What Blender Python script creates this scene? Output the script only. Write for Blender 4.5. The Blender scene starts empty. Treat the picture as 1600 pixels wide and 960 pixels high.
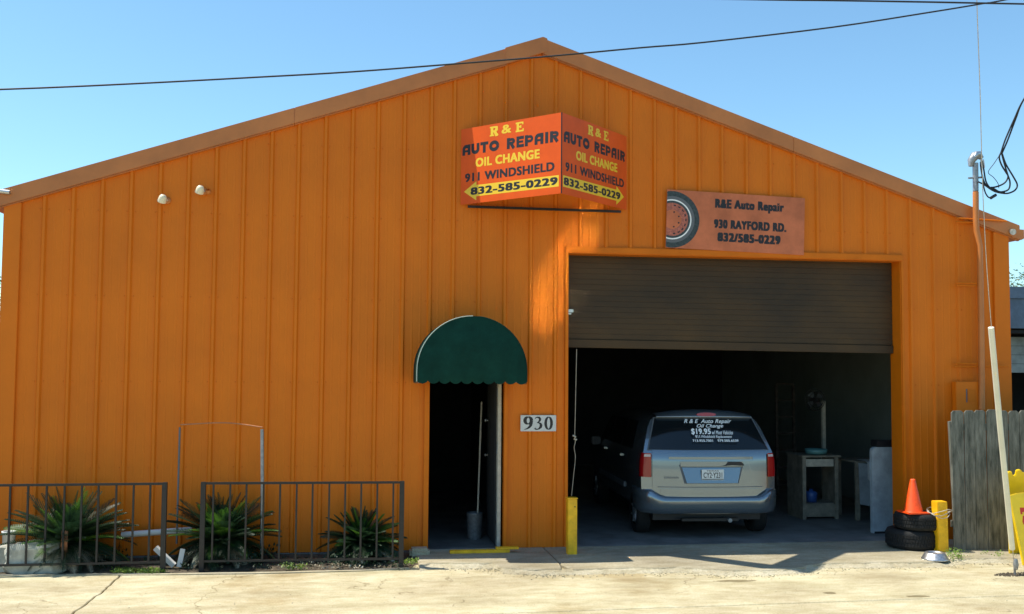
import bpy, bmesh, math, random
from mathutils import Vector, Matrix, noise
random.seed(7)
R = math.radians
C = bpy.context.scene.collection
SC = bpy.context.scene

# ------------------------------------------------------------ camera, sky, sun, exposure
FPX, YAW, PIT, ROLL = 1596.14, .1511, .0585, .0072
CAM = Vector((4.756, -13.765, 2.4727))
fw = Vector((math.sin(YAW)*math.cos(PIT), math.cos(YAW)*math.cos(PIT), math.sin(PIT)))
rt = Vector((math.cos(YAW), -math.sin(YAW), 0)); up = rt.cross(fw)
r2 = rt*math.cos(ROLL)+up*math.sin(ROLL); u2 = up*math.cos(ROLL)-rt*math.sin(ROLL)
cd = bpy.data.cameras.new('camera'); cam = bpy.data.objects.new('camera', cd); C.objects.link(cam)
M = Matrix((r2, u2, -fw)).transposed().to_4x4(); M.translation = CAM
cam.matrix_world = M
cd.sensor_width = 36; cd.lens = 36*FPX/1600; cd.clip_start = .1; cd.clip_end = 5000
SC.camera = cam
SC.view_settings.view_transform = 'Standard'; SC.view_settings.look = 'None'
SC.view_settings.gamma = 1; SC.view_settings.exposure = .45
SC.cycles.sample_clamp_indirect = 0; SC.cycles.blur_glossy = 0; SC.cycles.caustics_reflective = True
SUN = Vector((-.52, .12, 1)).normalized()          # towards the sun: behind the building, high on the left
w = bpy.data.worlds.new('World'); SC.world = w; w.use_nodes = True
nt = w.node_tree; bg = nt.nodes['Background']
sky = nt.nodes.new('ShaderNodeTexSky'); sky.sky_type = 'NISHITA'; sky.sun_disc = False
sky.sun_elevation = math.asin(SUN.z); sky.sun_rotation = math.atan2(SUN.x, SUN.y)
sky.air_density = 1.0; sky.dust_density = .4; sky.ozone_density = 2.0
tint = nt.nodes.new('ShaderNodeMix'); tint.data_type = 'RGBA'; tint.blend_type = 'MULTIPLY'; tint.inputs[0].default_value = 1
tint.inputs[7].default_value = (.87, 1.13, 1.15, 1)      # the camera's clean cyan-blue daylight sky
nt.links.new(sky.outputs[0], tint.inputs[6]); nt.links.new(tint.outputs[2], bg.inputs[0]); bg.inputs[1].default_value = .13
sl = bpy.data.lights.new('sun', 'SUN'); sl.energy = 5.0; sl.angle = R(.5); sl.color = (1, .94, .82)
so = bpy.data.objects.new('sun', sl); C.objects.link(so)
so.rotation_euler = (-SUN).to_track_quat('-Z', 'Y').to_euler()

def at(u, v, x=None, y=None, z=None):               # photo pixel -> point on a world plane
    d = fw+(u-800)/FPX*r2+(480-v)/FPX*u2
    if y is not None: t = (y-CAM.y)/d.y
    elif z is not None: t = (z-CAM.z)/d.z
    else: t = (x-CAM.x)/d.x
    return CAM+d*t

# ------------------------------------------------------------ materials
MATS = {}
def mat(name, col, rough=.6, metal=0., nscale=0, namt=.15, bump=0, bscale=40, col2=None, spec=.5, coat=0, stretch=None):
    m = bpy.data.materials.new(name); m.use_nodes = True; n = m.node_tree; L = n.links
    p = n.nodes['Principled BSDF']
    p.inputs['Base Color'].default_value = (*col, 1); p.inputs['Roughness'].default_value = rough
    p.inputs['Metallic'].default_value = metal; p.inputs['Specular IOR Level'].default_value = spec
    p.inputs['Coat Weight'].default_value = coat
    tc = n.nodes.new('ShaderNodeTexCoord'); mp = n.nodes.new('ShaderNodeMapping')
    L.new(tc.outputs['Object'], mp.inputs[0])
    if stretch: mp.inputs['Scale'].default_value = stretch
    if nscale:
        t = n.nodes.new('ShaderNodeTexNoise'); t.inputs['Scale'].default_value = nscale; t.inputs['Detail'].default_value = 6
        t.inputs['Roughness'].default_value = .65
        L.new(mp.outputs[0], t.inputs[0])
        r = n.nodes.new('ShaderNodeValToRGB'); e = r.color_ramp.elements
        c2 = col2 or tuple(max(0, c*(1-2.2*namt)) for c in col)
        c1 = col if col2 else tuple(min(1, c*(1+namt)) for c in col)
        e[0].position = .32; e[0].color = (*c2, 1); e[1].position = .68; e[1].color = (*c1, 1)
        L.new(t.outputs[0], r.inputs[0]); L.new(r.outputs[0], p.inputs['Base Color'])
    if bump:
        t = n.nodes.new('ShaderNodeTexNoise'); t.inputs['Scale'].default_value = bscale; t.inputs['Detail'].default_value = 5
        L.new(mp.outputs[0], t.inputs[0])
        b = n.nodes.new('ShaderNodeBump'); b.inputs['Strength'].default_value = bump; b.inputs['Distance'].default_value = .02
        L.new(t.outputs[0], b.inputs['Height']); L.new(b.outputs[0], p.inputs['Normal'])
    MATS[name] = m
    return m
ORANGE = mat('orange_paint', (.73, .173, .002), .55, nscale=1.1, namt=.05, spec=.30, bump=.22, bscale=2.2, stretch=(1, 1, .75))
TRIM = mat('orange_trim', (.69, .165, .004), .5, spec=.2, nscale=2, namt=.06, bump=.1, bscale=3)
SHEENED = mat('orange_sky_sheen', (.56, .185, .04), .42, nscale=1.5, namt=.09, bump=.12, bscale=2)  # same orange paint, the rake's sky sheen greyed into the base colour
STEEL = mat('grey_steel', (.32, .33, .34), .45, .6, nscale=20, namt=.15)
GALV = mat('galvanised', (.6, .6, .6), .35, .9, nscale=30, namt=.15)
BLACKSTEEL = mat('black_steel', (.018, .016, .016), .45, .1, nscale=30, namt=.2)
DOORMET = mat('door_curtain', (.082, .046, .018), .6, .1, nscale=.7, bump=.1, bscale=4, spec=.3, stretch=(1, 1, 1.8), col2=(.040, .027, .016))
GREEN = mat('green_canvas', (.005, .040, .030), .85, spec=.12, nscale=5, namt=.12, bump=.15, bscale=90)
PIPING = mat('pale_piping', (.34, .42, .38), .6)
WHITEP = mat('white_paint', (.62, .62, .6), .5, nscale=12, namt=.05)
CREAM = mat('cream_paint', (.55, .5, .4), .5, nscale=12, namt=.12)
BLACKP = mat('black_print', (.012, .011, .014), .5)
REDSIGN = mat('red_sign', (.80, .105, .010), .45, nscale=1.3, namt=.08, spec=.2)
YELSIGN = mat('yellow_print', (.85, .55, .02), .4)
SIGNBACK = mat('sign_back', (.95, .95, .94), .095, 1.0, bump=.012, bscale=2.0)
SALMON = mat('salmon_sign', (.62, .175, .075), .5, spec=.25, nscale=2.5, namt=.12)
TIREPR = mat('tire_print', (.045, .06, .06), .5, nscale=30, namt=.3)
RIMPR = mat('rim_print', (.50, .14, .085), .5, nscale=30, namt=.25)
YELLOW = mat('yellow_paint', (.92, .49, .006), .5, nscale=9, namt=.12, bump=.2, bscale=12)
YELPL = mat('yellow_plastic', (.85, .58, .01), .35, nscale=5, namt=.05)
REDPR = mat('red_print', (.55, .03, .01), .5)
CONE = mat('cone_orange', (.95, .085, .006), .45, nscale=20, namt=.1)
RUBBER = mat('rubber', (.009, .009, .009), .8, nscale=30, namt=.3, bump=.3, bscale=60)
WOODG = mat('weathered_wood', (.235, .23, .19), .9, nscale=4, namt=.3, bump=.5, bscale=14, stretch=(4, 4, .7), col2=(.05, .055, .042))
PLASTG = mat('cream_guard', (.78, .74, .58), .4, nscale=4, namt=.05)
SOIL = mat('soil', (.09, .07, .045), .95, nscale=12, namt=.3, bump=.8, bscale=30)
ROCK = mat('pale_rock', (.55, .53, .44), .85, nscale=5, namt=.2, bump=.6, bscale=10)
TERRA = mat('terracotta', (.5, .2, .09), .8, nscale=10)
TRUNK = mat('cycad_trunk', (.10, .07, .045), .9, nscale=30, namt=.3, bump=1, bscale=40)
BARK = mat('bark', (.12, .09, .07), .9, nscale=10, namt=.3, bump=.6)
FLOORM = mat('floor_concrete', (.19, .185, .175), .55, nscale=2.2, namt=.2, bump=.15, bscale=20)
INNER = mat('dingy_wall', (.25, .27, .23), .9, nscale=.7, namt=.10)
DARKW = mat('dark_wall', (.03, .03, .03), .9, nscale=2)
OLDWOOD = mat('bench_wood', (.26, .225, .17), .75, nscale=6, namt=.2)
BLUEP = mat('blue_plastic', (.03, .09, .3), .4)
TEAL = mat('teal_plastic', (.12, .3, .3), .4)
GREYBOARD = mat('grey_board', (.34, .38, .41), .6, nscale=4)
SIDING = mat('grey_siding', (.36, .38, .33), .7, nscale=3)
ROOFBL = mat('blue_grey_roof', (.16, .20, .25), .5, .2, nscale=3)
VANP = mat('silver_car_paint', (.215, .255, .285), .22, .7, nscale=300, namt=.04, coat=1)
VANG = mat('tinted_glass', (.008, .011, .013), .06, spec=.5)
REDLAMP = mat('red_lens', (.36, .006, .008), .18, coat=.6)
CLEARLAMP = mat('clear_lens', (.55, .5, .5), .15, coat=.6)
GREYPL = mat('grey_plastic', (.12, .13, .14), .6)
PLATE = mat('plate_white', (.7, .71, .68), .45)
WHITEPR = mat('white_print', (.9, .9, .88), .5)
WIRE = mat('cable_black', (.015, .015, .018), .6)
PORC = mat('pale_ceramic', (.82, .72, .5), .35)

def leafmat(name, c1, c2, tr=.35):
    m = mat(name, c1, .5, nscale=3, col2=c2); n = m.node_tree; p = n.nodes['Principled BSDF']
    t = n.nodes.new('ShaderNodeBsdfTranslucent'); mx = n.nodes.new('ShaderNodeMixShader'); mx.inputs[0].default_value = tr
    src = p.inputs['Base Color'].links[0].from_socket
    n.links.new(src, t.inputs[0]); n.links.new(p.outputs[0], mx.inputs[1]); n.links.new(t.outputs[0], mx.inputs[2])
    n.links.new(mx.outputs[0], n.nodes['Material Output'].inputs[0]); return m
FROND = leafmat('cycad_leaf', (.026, .062, .022), (.012, .036, .02))
FRONDN = leafmat('cycad_leaf_fresh_lit', (.10, .23, .025), (.05, .14, .02), .4)  # fresh growth, with sky light on the front fronds painted into the green
DEADF = leafmat('cycad_leaf_dry', (.62, .56, .42), (.35, .30, .2), .2)
WEED = leafmat('weed_leaf', (.30, .42, .06), (.12, .22, .04))
TREEL = leafmat('tree_leaf', (.07, .13, .04), (.03, .07, .025))

# sun-bleached concrete of the lot
def concrete(name, c1, c2, c3, spots=()):
    m = bpy.data.materials.new(name); m.use_nodes = True; n = m.node_tree; L = n.links
    p = n.nodes['Principled BSDF']; p.inputs['Roughness'].default_value = .85
    tc = n.nodes.new('ShaderNodeTexCoord')
    def noi(s, d=8, r=.6, st=None):
        t = n.nodes.new('ShaderNodeTexNoise'); t.inputs['Scale'].default_value = s; t.inputs['Detail'].default_value = d
        t.inputs['Roughness'].default_value = r
        if st:
            mp = n.nodes.new('ShaderNodeMapping'); mp.inputs['Scale'].default_value = st
            L.new(tc.outputs['Object'], mp.inputs[0]); L.new(mp.outputs[0], t.inputs[0])
        else: L.new(tc.outputs['Object'], t.inputs[0])
        return t.outputs[0]
    def ramp(src, a, b, ca, cb):
        r = n.nodes.new('ShaderNodeValToRGB'); e = r.color_ramp.elements
        e[0].position = a; e[1].position = b; e[0].color = (*ca, 1); e[1].color = (*cb, 1); L.new(src, r.inputs[0]); return r.outputs[0]
    def mix(f, a, b, mode='MIX'):
        x = n.nodes.new('ShaderNodeMix'); x.data_type = 'RGBA'; x.blend_type = mode
        if isinstance(f, float): x.inputs[0].default_value = f
        else: L.new(f, x.inputs[0])
        L.new(a, x.inputs[6]); L.new(b, x.inputs[7]); return x.outputs[2]
    base = ramp(noi(.55, 8, .6), .38, .62, c2, c1)
    streak = ramp(noi(1.3, 7, .65, (.6, 2.2, 1)), .42, .66, (1, 1, 1), c3)
    col = mix(.8, base, streak, 'MULTIPLY')
    fine = ramp(noi(60, 4, .7), .35, .6, (.70, .68, .62), (1, 1, 1))
    col = mix(1., col, fine, 'MULTIPLY')
    mott = ramp(noi(5, 8, .7, (.7, 1.4, 1)), .40, .62, (.80, .77, .68), (1, 1, 1)); col = mix(.9, col, mott, 'MULTIPLY')
    if spots:                                        # hairline cracks, broken up by noise
        ds = n.nodes.new('ShaderNodeVectorMath'); ds.operation = 'ADD'; L.new(tc.outputs['Object'], ds.inputs[0])
        nv = n.nodes.new('ShaderNodeTexNoise'); nv.inputs['Scale'].default_value = 1.6; nv.inputs['Detail'].default_value = 5
        L.new(tc.outputs['Object'], nv.inputs[0])
        sv = n.nodes.new('ShaderNodeVectorMath'); sv.operation = 'SCALE'; sv.inputs['Scale'].default_value = 1.1; L.new(nv.outputs['Color'], sv.inputs[0]); L.new(sv.outputs[0], ds.inputs[1])
        vo = n.nodes.new('ShaderNodeTexVoronoi'); vo.feature = 'DISTANCE_TO_EDGE'; vo.inputs['Scale'].default_value = .42; L.new(ds.outputs[0], vo.inputs['Vector'])
        ck_ = ramp(vo.outputs['Distance'], .001, .006, (.50, .46, .38), (1, 1, 1))
        mk = ramp(noi(.8, 3), .50, .56, (0, 0, 0), (1, 1, 1))
        sep = n.nodes.new('ShaderNodeMix'); sep.data_type = 'RGBA'; sep.blend_type = 'MULTIPLY'; L.new(mk, sep.inputs[0]); L.new(col, sep.inputs[6]); L.new(ck_, sep.inputs[7]); col = sep.outputs[2]
        pat = ramp(noi(.35, 5, .7), .56, .64, (1, 1, 1), (.82, .76, .66)); col = mix(1., col, pat, 'MULTIPLY')
    for (x, y, rx, ry) in spots:
        mp = n.nodes.new('ShaderNodeMapping'); L.new(tc.outputs['Object'], mp.inputs[0])
        mp.inputs['Location'].default_value = (-x/rx, -y/ry, 0); mp.inputs['Scale'].default_value = (1/rx, 1/ry, 0)
        ln = n.nodes.new('ShaderNodeVectorMath'); ln.operation = 'LENGTH'; L.new(mp.outputs[0], ln.inputs[0])
        ad = n.nodes.new('ShaderNodeMath'); ad.operation = 'ADD'; L.new(ln.outputs['Value'], ad.inputs[0])
        sc = n.nodes.new('ShaderNodeMath'); sc.operation = 'MULTIPLY'; sc.inputs[1].default_value = .8
        L.new(noi(7, 4), sc.inputs[0]); L.new(sc.outputs[0], ad.inputs[1])
        k = ramp(ad.outputs[0], 1.15, 1.45, (.42, .39, .33), (1, 1, 1)) if False else ramp(ad.outputs[0], .93, 1., (.45, .42, .34), (1, 1, 1))
        col = mix(1., col, k, 'MULTIPLY')
    L.new(col, p.inputs['Base Color'])
    b = n.nodes.new('ShaderNodeBump'); b.inputs['Strength'].default_value = .5; b.inputs['Distance'].default_value = .01
    L.new(noi(35, 6, .7), b.inputs['Height']); L.new(b.outputs[0], p.inputs['Normal'])
    return m
sp = []
for (u, v, a, b_) in [(1297, 927, .13, .10), (1435, 932, .24, .09), (1150, 908, .4, .12)]:
    q = at(u, v, z=0); sp.append((q.x, q.y, a, b_))
LOT = concrete('lot_concrete', (.68, .62, .43), (.52, .45, .30), (.70, .68, .62), sp)
APRON = concrete('apron_concrete', (.50, .45, .33), (.37, .33, .245), (.72, .70, .64))
LIP = concrete('broken_concrete', (.58, .53, .40), (.42, .38, .28), (.8, .76, .7))

# ------------------------------------------------------------ mesh helpers
def link(name, me, m=None, parent=None):
    o = bpy.data.objects.new(name, me); C.objects.link(o)
    if parent is not None: o.parent = parent
    if m is not None and not me.materials: me.materials.append(m)
    return o
def tag(o, label=None, cat=None, group=None, kind=None):
    if label: o['label'] = label
    if cat: o['category'] = cat
    if group: o['group'] = group
    if kind: o['kind'] = kind
    return o
def thing(name, label, cat, loc=(0, 0, 0), group=None, rz=0):
    o = bpy.data.objects.new(name, None); C.objects.link(o); o.location = loc; o.rotation_euler.z = rz
    o.empty_display_size = .1
    return tag(o, label, cat, group)
class B:                                             # mesh builder
    def __init__(s): s.v = []; s.f = []; s.sm = []
    def add(s, vs, fs, sm=False):
        k = len(s.v); s.v += [tuple(v) for v in vs]; s.f += [tuple(i+k for i in f) for f in fs]; s.sm += [sm]*len(fs); return s
    def box(s, x0, x1, y0, y1, z0, z1):
        return s.add([(x0, y0, z0), (x1, y0, z0), (x1, y1, z0), (x0, y1, z0), (x0, y0, z1), (x1, y0, z1), (x1, y1, z1), (x0, y1, z1)],
                     [(0, 3, 2, 1), (4, 5, 6, 7), (0, 1, 5, 4), (1, 2, 6, 5), (2, 3, 7, 6), (3, 0, 4, 7)])
    def prism(s, poly, O, U, V, N, d0, d1):         # polygon in plane (O,U,V) extruded along N
        O, U, V, N = map(Vector, (O, U, V, N)); n = len(poly)
        a = [O+U*x+V*y+N*d0 for x, y in poly]; b = [O+U*x+V*y+N*d1 for x, y in poly]
        return s.add(a+b, [tuple(range(n))[::-1], tuple(range(n, 2*n))]+[(i, (i+1) % n, n+(i+1) % n, n+i) for i in range(n)])
    def tube(s, pts, r, n=8, cap=True, sm=True):
        pts = [Vector(p) for p in pts]; k = len(pts); rs = r if isinstance(r, (list, tuple)) else [r]*k
        rings = []; prev = None
        for i, p in enumerate(pts):
            t = (pts[min(i+1, k-1)]-pts[max(i-1, 0)]).normalized()
            if prev is None: a = t.orthogonal().normalized()
            else: a = (prev-t*prev.dot(t)); a = a.normalized() if a.length > 1e-6 else t.orthogonal().normalized()
            prev = a; b = t.cross(a)
            rings.append([p+(a*math.cos(2*math.pi*j/n)+b*math.sin(2*math.pi*j/n))*rs[i] for j in range(n)])
        vs = [v for q in rings for v in q]; fs = []
        for i in range(k-1):
            for j in range(n): fs.append((i*n+j, i*n+(j+1) % n, (i+1)*n+(j+1) % n, (i+1)*n+j))
        s.add(vs, fs, sm)
        if cap: s.add(rings[0], [tuple(range(n))[::-1]]); s.add(rings[-1], [tuple(range(n))])
        return s
    def lathe(s, prof, c=(0, 0, 0), n=24, sm=True, axis='z', cap=True):
        vs = []; fs = []; k = len(prof)
        for r, h in prof:
            for j in range(n):
                a = 2*math.pi*j/n; q = (r*math.cos(a), r*math.sin(a), h)
                if axis == 'y': q = (q[0], q[2], q[1])
                vs.append((q[0]+c[0], q[1]+c[1], q[2]+c[2]))
        for i in range(k-1):
            for j in range(n): fs.append((i*n+j, i*n+(j+1) % n, (i+1)*n+(j+1) % n, (i+1)*n+j))
        s.add(vs, fs, sm)
        if cap:
            s.f.append(tuple(len(s.v)-k*n+j for j in range(n))[::-1]); s.sm.append(False)
            s.f.append(tuple(len(s.v)-n+j for j in range(n))); s.sm.append(False)
        return s
    def grid(s, P, sm=True):                        # P[i][j]
        r = len(P); c = len(P[0])
        return s.add([p for row in P for p in row], [(i*c+j, i*c+j+1, (i+1)*c+j+1, (i+1)*c+j) for i in range(r-1) for j in range(c-1)], sm)
    def mesh(s, name):
        me = bpy.data.meshes.new(name); me.from_pydata(s.v, [], s.f); me.polygons.foreach_set('use_smooth', s.sm); me.update(); return me
    def make(s, name, m, parent=None, bevel=0, seg=2, fix=True):
        me = s.mesh(name)
        if fix or bevel:
            bm = bmesh.new(); bm.from_mesh(me)
            if fix: bmesh.ops.recalc_face_normals(bm, faces=bm.faces)
            if bevel: bmesh.ops.bevel(bm, geom=[e for e in bm.edges if e.calc_face_angle(0) > .5], offset=bevel, segments=seg, affect='EDGES', clamp_overlap=True)
            bm.to_mesh(me); bm.free()
        return link(name, me, m, parent)
def boxo(name, m, x0, x1, y0, y1, z0, z1, parent=None, bevel=0):
    return B().box(x0, x1, y0, y1, z0, z1).make(name, m, parent, bevel)

_dg = None
def text(s, m, O, U, V, N, x0, x1, y0, y1, parent, bold=.0, shear=0, lift=.0006, thick=.0004, name='lettering'):
    cu = bpy.data.curves.new(name, 'FONT'); cu.body = s; cu.size = 1; cu.shear = shear; cu.resolution_u = 3
    cu.space_character = 1+bold*1.9
    ob = bpy.data.objects.new('tmp', cu); C.objects.link(ob)
    bpy.context.view_layer.update()
    me = bpy.data.meshes.new_from_object(ob.evaluated_get(bpy.context.evaluated_depsgraph_get()))
    bpy.data.objects.remove(ob); bpy.data.curves.remove(cu)
    vs_ = [v.co.copy() for v in me.vertices]; fs_ = [tuple(p.vertices) for p in me.polygons]
    xs = [v.x for v in vs_]; ys = [v.y for v in vs_]; k = bold
    a, b, c, d = min(xs)-k, max(xs)+k, min(ys)-k, max(ys)+k
    O, U, V, N = map(Vector, (O, U, V, N)); g = B()
    offs = [(0, 0)] if k < .003 else [(-k, -k*.6), (k, -k*.6), (-k, k*.6), (k, k*.6), (0, 0)]     # overstruck for weight
    for i, (dx, dy) in enumerate(offs):
        h = lift+i*.00012
        g.add([O+U*(x0+(v.x+dx-a)/(b-a)*(x1-x0))+V*(y0+(v.y+dy-c)/(d-c)*(y1-y0))+N*h for v in vs_], fs_)
    me2 = g.mesh(name)
    if len(me2.polygons) and me2.polygons[0].normal.dot(N) < 0: me2.flip_normals()
    return link(name, me2, m, parent)
def strokes(name, m, glyphs, O, U, V, N, parent, lift=.0006, thick=.0004):
    # glyphs: list of (points, widths) brush strokes in plane units -> ribbons
    O, U, V, N = map(Vector, (O, U, V, N)); b = B(); k = 0
    for pts, ws in glyphs:
        if not isinstance(ws, (list, tuple)): ws = [ws]*len(pts)
        n = len(pts); Lh = []; Rh = []
        for i, (x, y) in enumerate(pts):
            a = pts[max(i-1, 0)]; c = pts[min(i+1, n-1)]
            t = Vector((c[0]-a[0], c[1]-a[1])).normalized(); nn = Vector((-t.y, t.x))
            if 0 < i < n-1:
                t1 = Vector((x-a[0], y-a[1])).normalized(); f = 1/max(.5, abs(Vector((-t1.y, t1.x)).dot(nn)))
            else: f = 1
            Lh.append((x+nn.x*ws[i]/2*f, y+nn.y*ws[i]/2*f)); Rh.append((x-nn.x*ws[i]/2*f, y-nn.y*ws[i]/2*f))
        d = lift+thick+k*.00006; k += 1
        for i in range(n-1):
            b.add([O+U*q[0]+V*q[1]+N*d for q in (Lh[i], Rh[i], Rh[i+1], Lh[i+1])], [(0, 1, 2, 3)])
    return b.make(name, m, parent)

# ------------------------------------------------------------ ground
GZ = -.035
g = B().grid([[(x, y, GZ-.02) for x in (-400, -30, 5, 40, 400)] for y in (-400, -30, 0, 30, 900)], False).make('ground', SOIL)
tag(g, kind='structure')
lot = thing('parking_lot', None, None); lot['kind'] = 'structure'
def jit(p, a=.012): return (p[0]+random.uniform(-a, a), p[1]+random.uniform(-a, a))
# back edge of the lot (kerb line of the planting bed and the apron)
back = [(-9, -1.0)]+[(at(u, v, z=0).x, at(u, v, z=0).y) for u, v in [(0, 901), (150, 899), (300, 898), (430, 896), (560, 893), (640, 889), (655, 878), (760, 878), (860, 878), (1230, 878), (1420, 874), (1600, 870)]]+[(22, -.8)]
crack = [(at(u, v, z=0).x, at(u, v, z=0).y) for u, v in [(188, 899), (176, 912), (150, 932), (139, 941), (126, 950), (112, 960), (85, 975), (60, 990)]]
joint = [(at(u, v, z=0).x, at(u, v, z=0).y) for u, v in [(430, 975), (764, 959.5), (1240, 943), (1413, 937), (1600, 931)]]
joint = [(joint[0][0]-1.6, joint[0][1]-.12)]+joint+[(22, joint[-1][1]+.35)]
def slab(poly, name='concrete_slab', m=LOT, z0=GZ-.06, z1=0, parent=lot, bev=.008):
    return B().prism(poly, (0, 0, 0), (1, 0, 0), (0, 1, 0), (0, 0, 1), z0, z1).make(name, m, parent, bevel=bev, seg=1)
def refine(pl, step=.12, amp=.01):
    o = []
    for a, b in zip(pl, pl[1:]):
        n = max(1, int(math.hypot(b[0]-a[0], b[1]-a[1])/step))
        for i in range(n):
            t = i/n; o.append((a[0]+(b[0]-a[0])*t+random.uniform(-amp, amp), a[1]+(b[1]-a[1])*t+random.uniform(-amp, amp)))
    return o+[pl[-1]]
ck = refine(crack, .09, .014)
bkL = [p for p in back if p[0] < crack[0][0]-.02]; bkR = [p for p in back if p[0] > crack[0][0]+.02]
jx = joint
e = .008
left_slab = bkL+[(x-e, y) for x, y in ck]+[(-.3, -30), (-9, -30)]
slab(left_slab)
ckr = [(x+e, y) for x, y in ck]
slab(refine(bkR, .25, .01)[::-1]+ckr+[(crack[-1][0]+.02, joint[0][1]+.01)]+[(x, y+.016) for x, y in joint])
slab([(-.28, -30), (crack[-1][0]+.02, joint[0][1]-.004)]+[(x, y-.010) for x, y in joint]+[(22, -30)])

# raised apron in front of the doors
ap_edge = [(at(u, v, z=.045).x, at(u, v, z=.045).y) for u, v in [(655, 884), (672, 880), (770, 880), (785, 888), (850, 890), (950, 888), (1000, 887), (1060, 886), (1120, 890), (1190, 891), (1240, 889), (1262, 884), (1285, 880), (1400, 879), (1455, 878), (1500, 872), (1600, 872)]]+[(22, -1.0)]
ap = refine(ap_edge, .1, .018)
apr = thing('concrete_apron', None, None); apr['kind'] = 'structure'
cut = 7.3
slab([(x, y) for x, y in ap if x < cut-.01]+[(cut-.006, -1.2), (cut-.006, -.02), (ap[0][0], -.02)], 'apron_slab', APRON, -.1, .045, apr, .012)
slab([(cut+.006, -1.22)]+[(x, y) for x, y in ap if x > cut+.02]+[(22, -.02), (cut+.006, -.02)], 'apron_slab', APRON, -.1, .043, apr, .012)
# crumbled rim below the apron edge: a sloping rough strip from the slab down to the lot
rim = [p for p in refine(ap_edge, .035, .004) if p[0] < 13.4]
P = []
for i, (x, y) in enumerate(rim):
    wd = .10+.15*(.5+.5*noise.noise(Vector((x*1.1, 0, 5))))*(1 if (x < 9.7 or x > 10.9) else .5)
    row = []
    for k in range(9):
        t = k/8; row.append((x+.006*noise.noise(Vector((x*40, k, 1))), y+.03-(wd+.05)*t, .036-.048*t+.016*noise.noise(Vector((x*26, k*2.3, 0)))*math.sin(math.pi*min(1, t*1.1))))
    P.append(row)
tag(B().grid(P, False).make('broken_apron_edge', LIP, None, fix=False), kind='structure')
# crumbled pieces
b = B(); rnd = random.Random(3)
def pebble(b, x, y, z, s, rnd):
    vs = []
    for dx, dy, dz in ((1, 0, 0), (-1, 0, 0), (0, 1, 0), (0, -1, 0), (0, 0, .7), (0, 0, -.7), (.6, .6, .2), (-.6, -.5, .3)):
        k = s*rnd.uniform(.6, 1.3); vs.append((x+dx*k, y+dy*k, z+dz*k))
    b.add(vs, [(0, 6, 4), (6, 2, 4), (2, 1, 4), (1, 7, 4), (7, 3, 4), (3, 0, 4), (0, 2, 6), (0, 3, 5), (3, 1, 5), (1, 2, 5), (2, 0, 5), (1, 3, 7)])
for i in range(2600):
    x = rnd.uniform(5.75, 13.2)
    ys = [p for p in ap if abs(p[0]-x) < .12]
    if not ys: continue
    y0 = sum(p[1] for p in ys)/len(ys)
    dens = 1 if (x < 7.3 or 9.6 > x > 8.2) else .45
    if rnd.random() > dens: continue
    y = y0-abs(rnd.gauss(.04, .13)); pebble(b, x, y, .004, rnd.uniform(.003, .013), rnd)
tag(b.make('crumbled_concrete', LIP, None), kind='stuff')
b = B(); rnd = random.Random(12)
for i in range(900):
    u = rnd.uniform(-40, 1640); v = 895+70*rnd.random()**1.6; q = at(u, v, z=0); pebble(b, q.x, q.y, .001, rnd.uniform(.002, .007)*(1.6 if rnd.random() < .05 else 1), rnd)
tag(b.make('grit', LIP), kind='stuff')
# floor inside
tag(B().box(.4, 14.15, -.018, 18, -.05, .03).make('garage_floor', FLOORM), kind='structure')
# planting bed
tag(B().grid([[(x, y, -.015+.03*noise.noise(Vector((x*3, y*3, 0)))+(.03 if y > -.9 else 0)) for x in [(-9+i*.22) for i in range(68)]] for y in (-1.30, -1.1, -.95, -.75, -.5, -.25, -.02)], True).make('planting_bed', SOIL), kind='structure')
# thin concrete kerb between the bed and the lot
kb = [(at(u, v, z=.02).x, at(u, v, z=.02).y) for u, v in [(-60, 899), (0, 898), (150, 896.5), (300, 895.5), (430, 893.5), (560, 890), (640, 887)]]
b = B(); poly = refine(kb, .15, .006)
for a, c in zip(poly, poly[1:]):
    b.add([(a[0], a[1]-.03, -.05), (a[0], a[1]-.03, .012), (a[0], a[1]+.05, .012), (a[0], a[1]+.05, -.05), (c[0], c[1]-.03, -.05), (c[0], c[1]-.03, .012), (c[0], c[1]+.05, .012), (c[0], c[1]+.05, -.05)], [(0, 1, 5, 4), (1, 2, 6, 5), (2, 3, 7, 6)])
tag(b.make('kerb', LIP), kind='structure')

# ------------------------------------------------------------ building
XL, XR, XM = .31, 14.25, 7.25
ZR, ZE = 6.99, 4.66
def roofz(x): return ZR-(ZR-ZE)*abs(x-XM)/(XM-XL)
GX0, GX1, GZT = 7.61, 12.545, 4.075
DX0, DX1, DZT = 5.74, 6.75, 2.38
bld = thing('metal_building', 'orange ribbed metal workshop building with a gable roof, open roller door and entry door', 'building')
ribs = [at(u, v, y=0).x for u, v in [(71, 300), (116, 300), (161, 300), (206, 300), (251, 300), (295, 300), (338, 300), (381, 300), (424, 300), (466, 300), (508, 300), (550, 300), (590, 300), (631, 300), (673, 300),
        (711, 110), (751, 105), (791, 100), (831, 95), (869, 95), (907.5, 110), (947.5, 120), (985, 140), (1022.5, 160), (1056, 285), (1092, 285), (1128, 285), (1166, 285), (1203, 285), (1240, 285), (1276, 300), (1314, 300), (1350, 330), (1385, 340), (1421, 350), (1457, 350), (1495, 360), (1526, 370), (1557, 390)]]
edges = [XL]+ribs+[XR]
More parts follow.
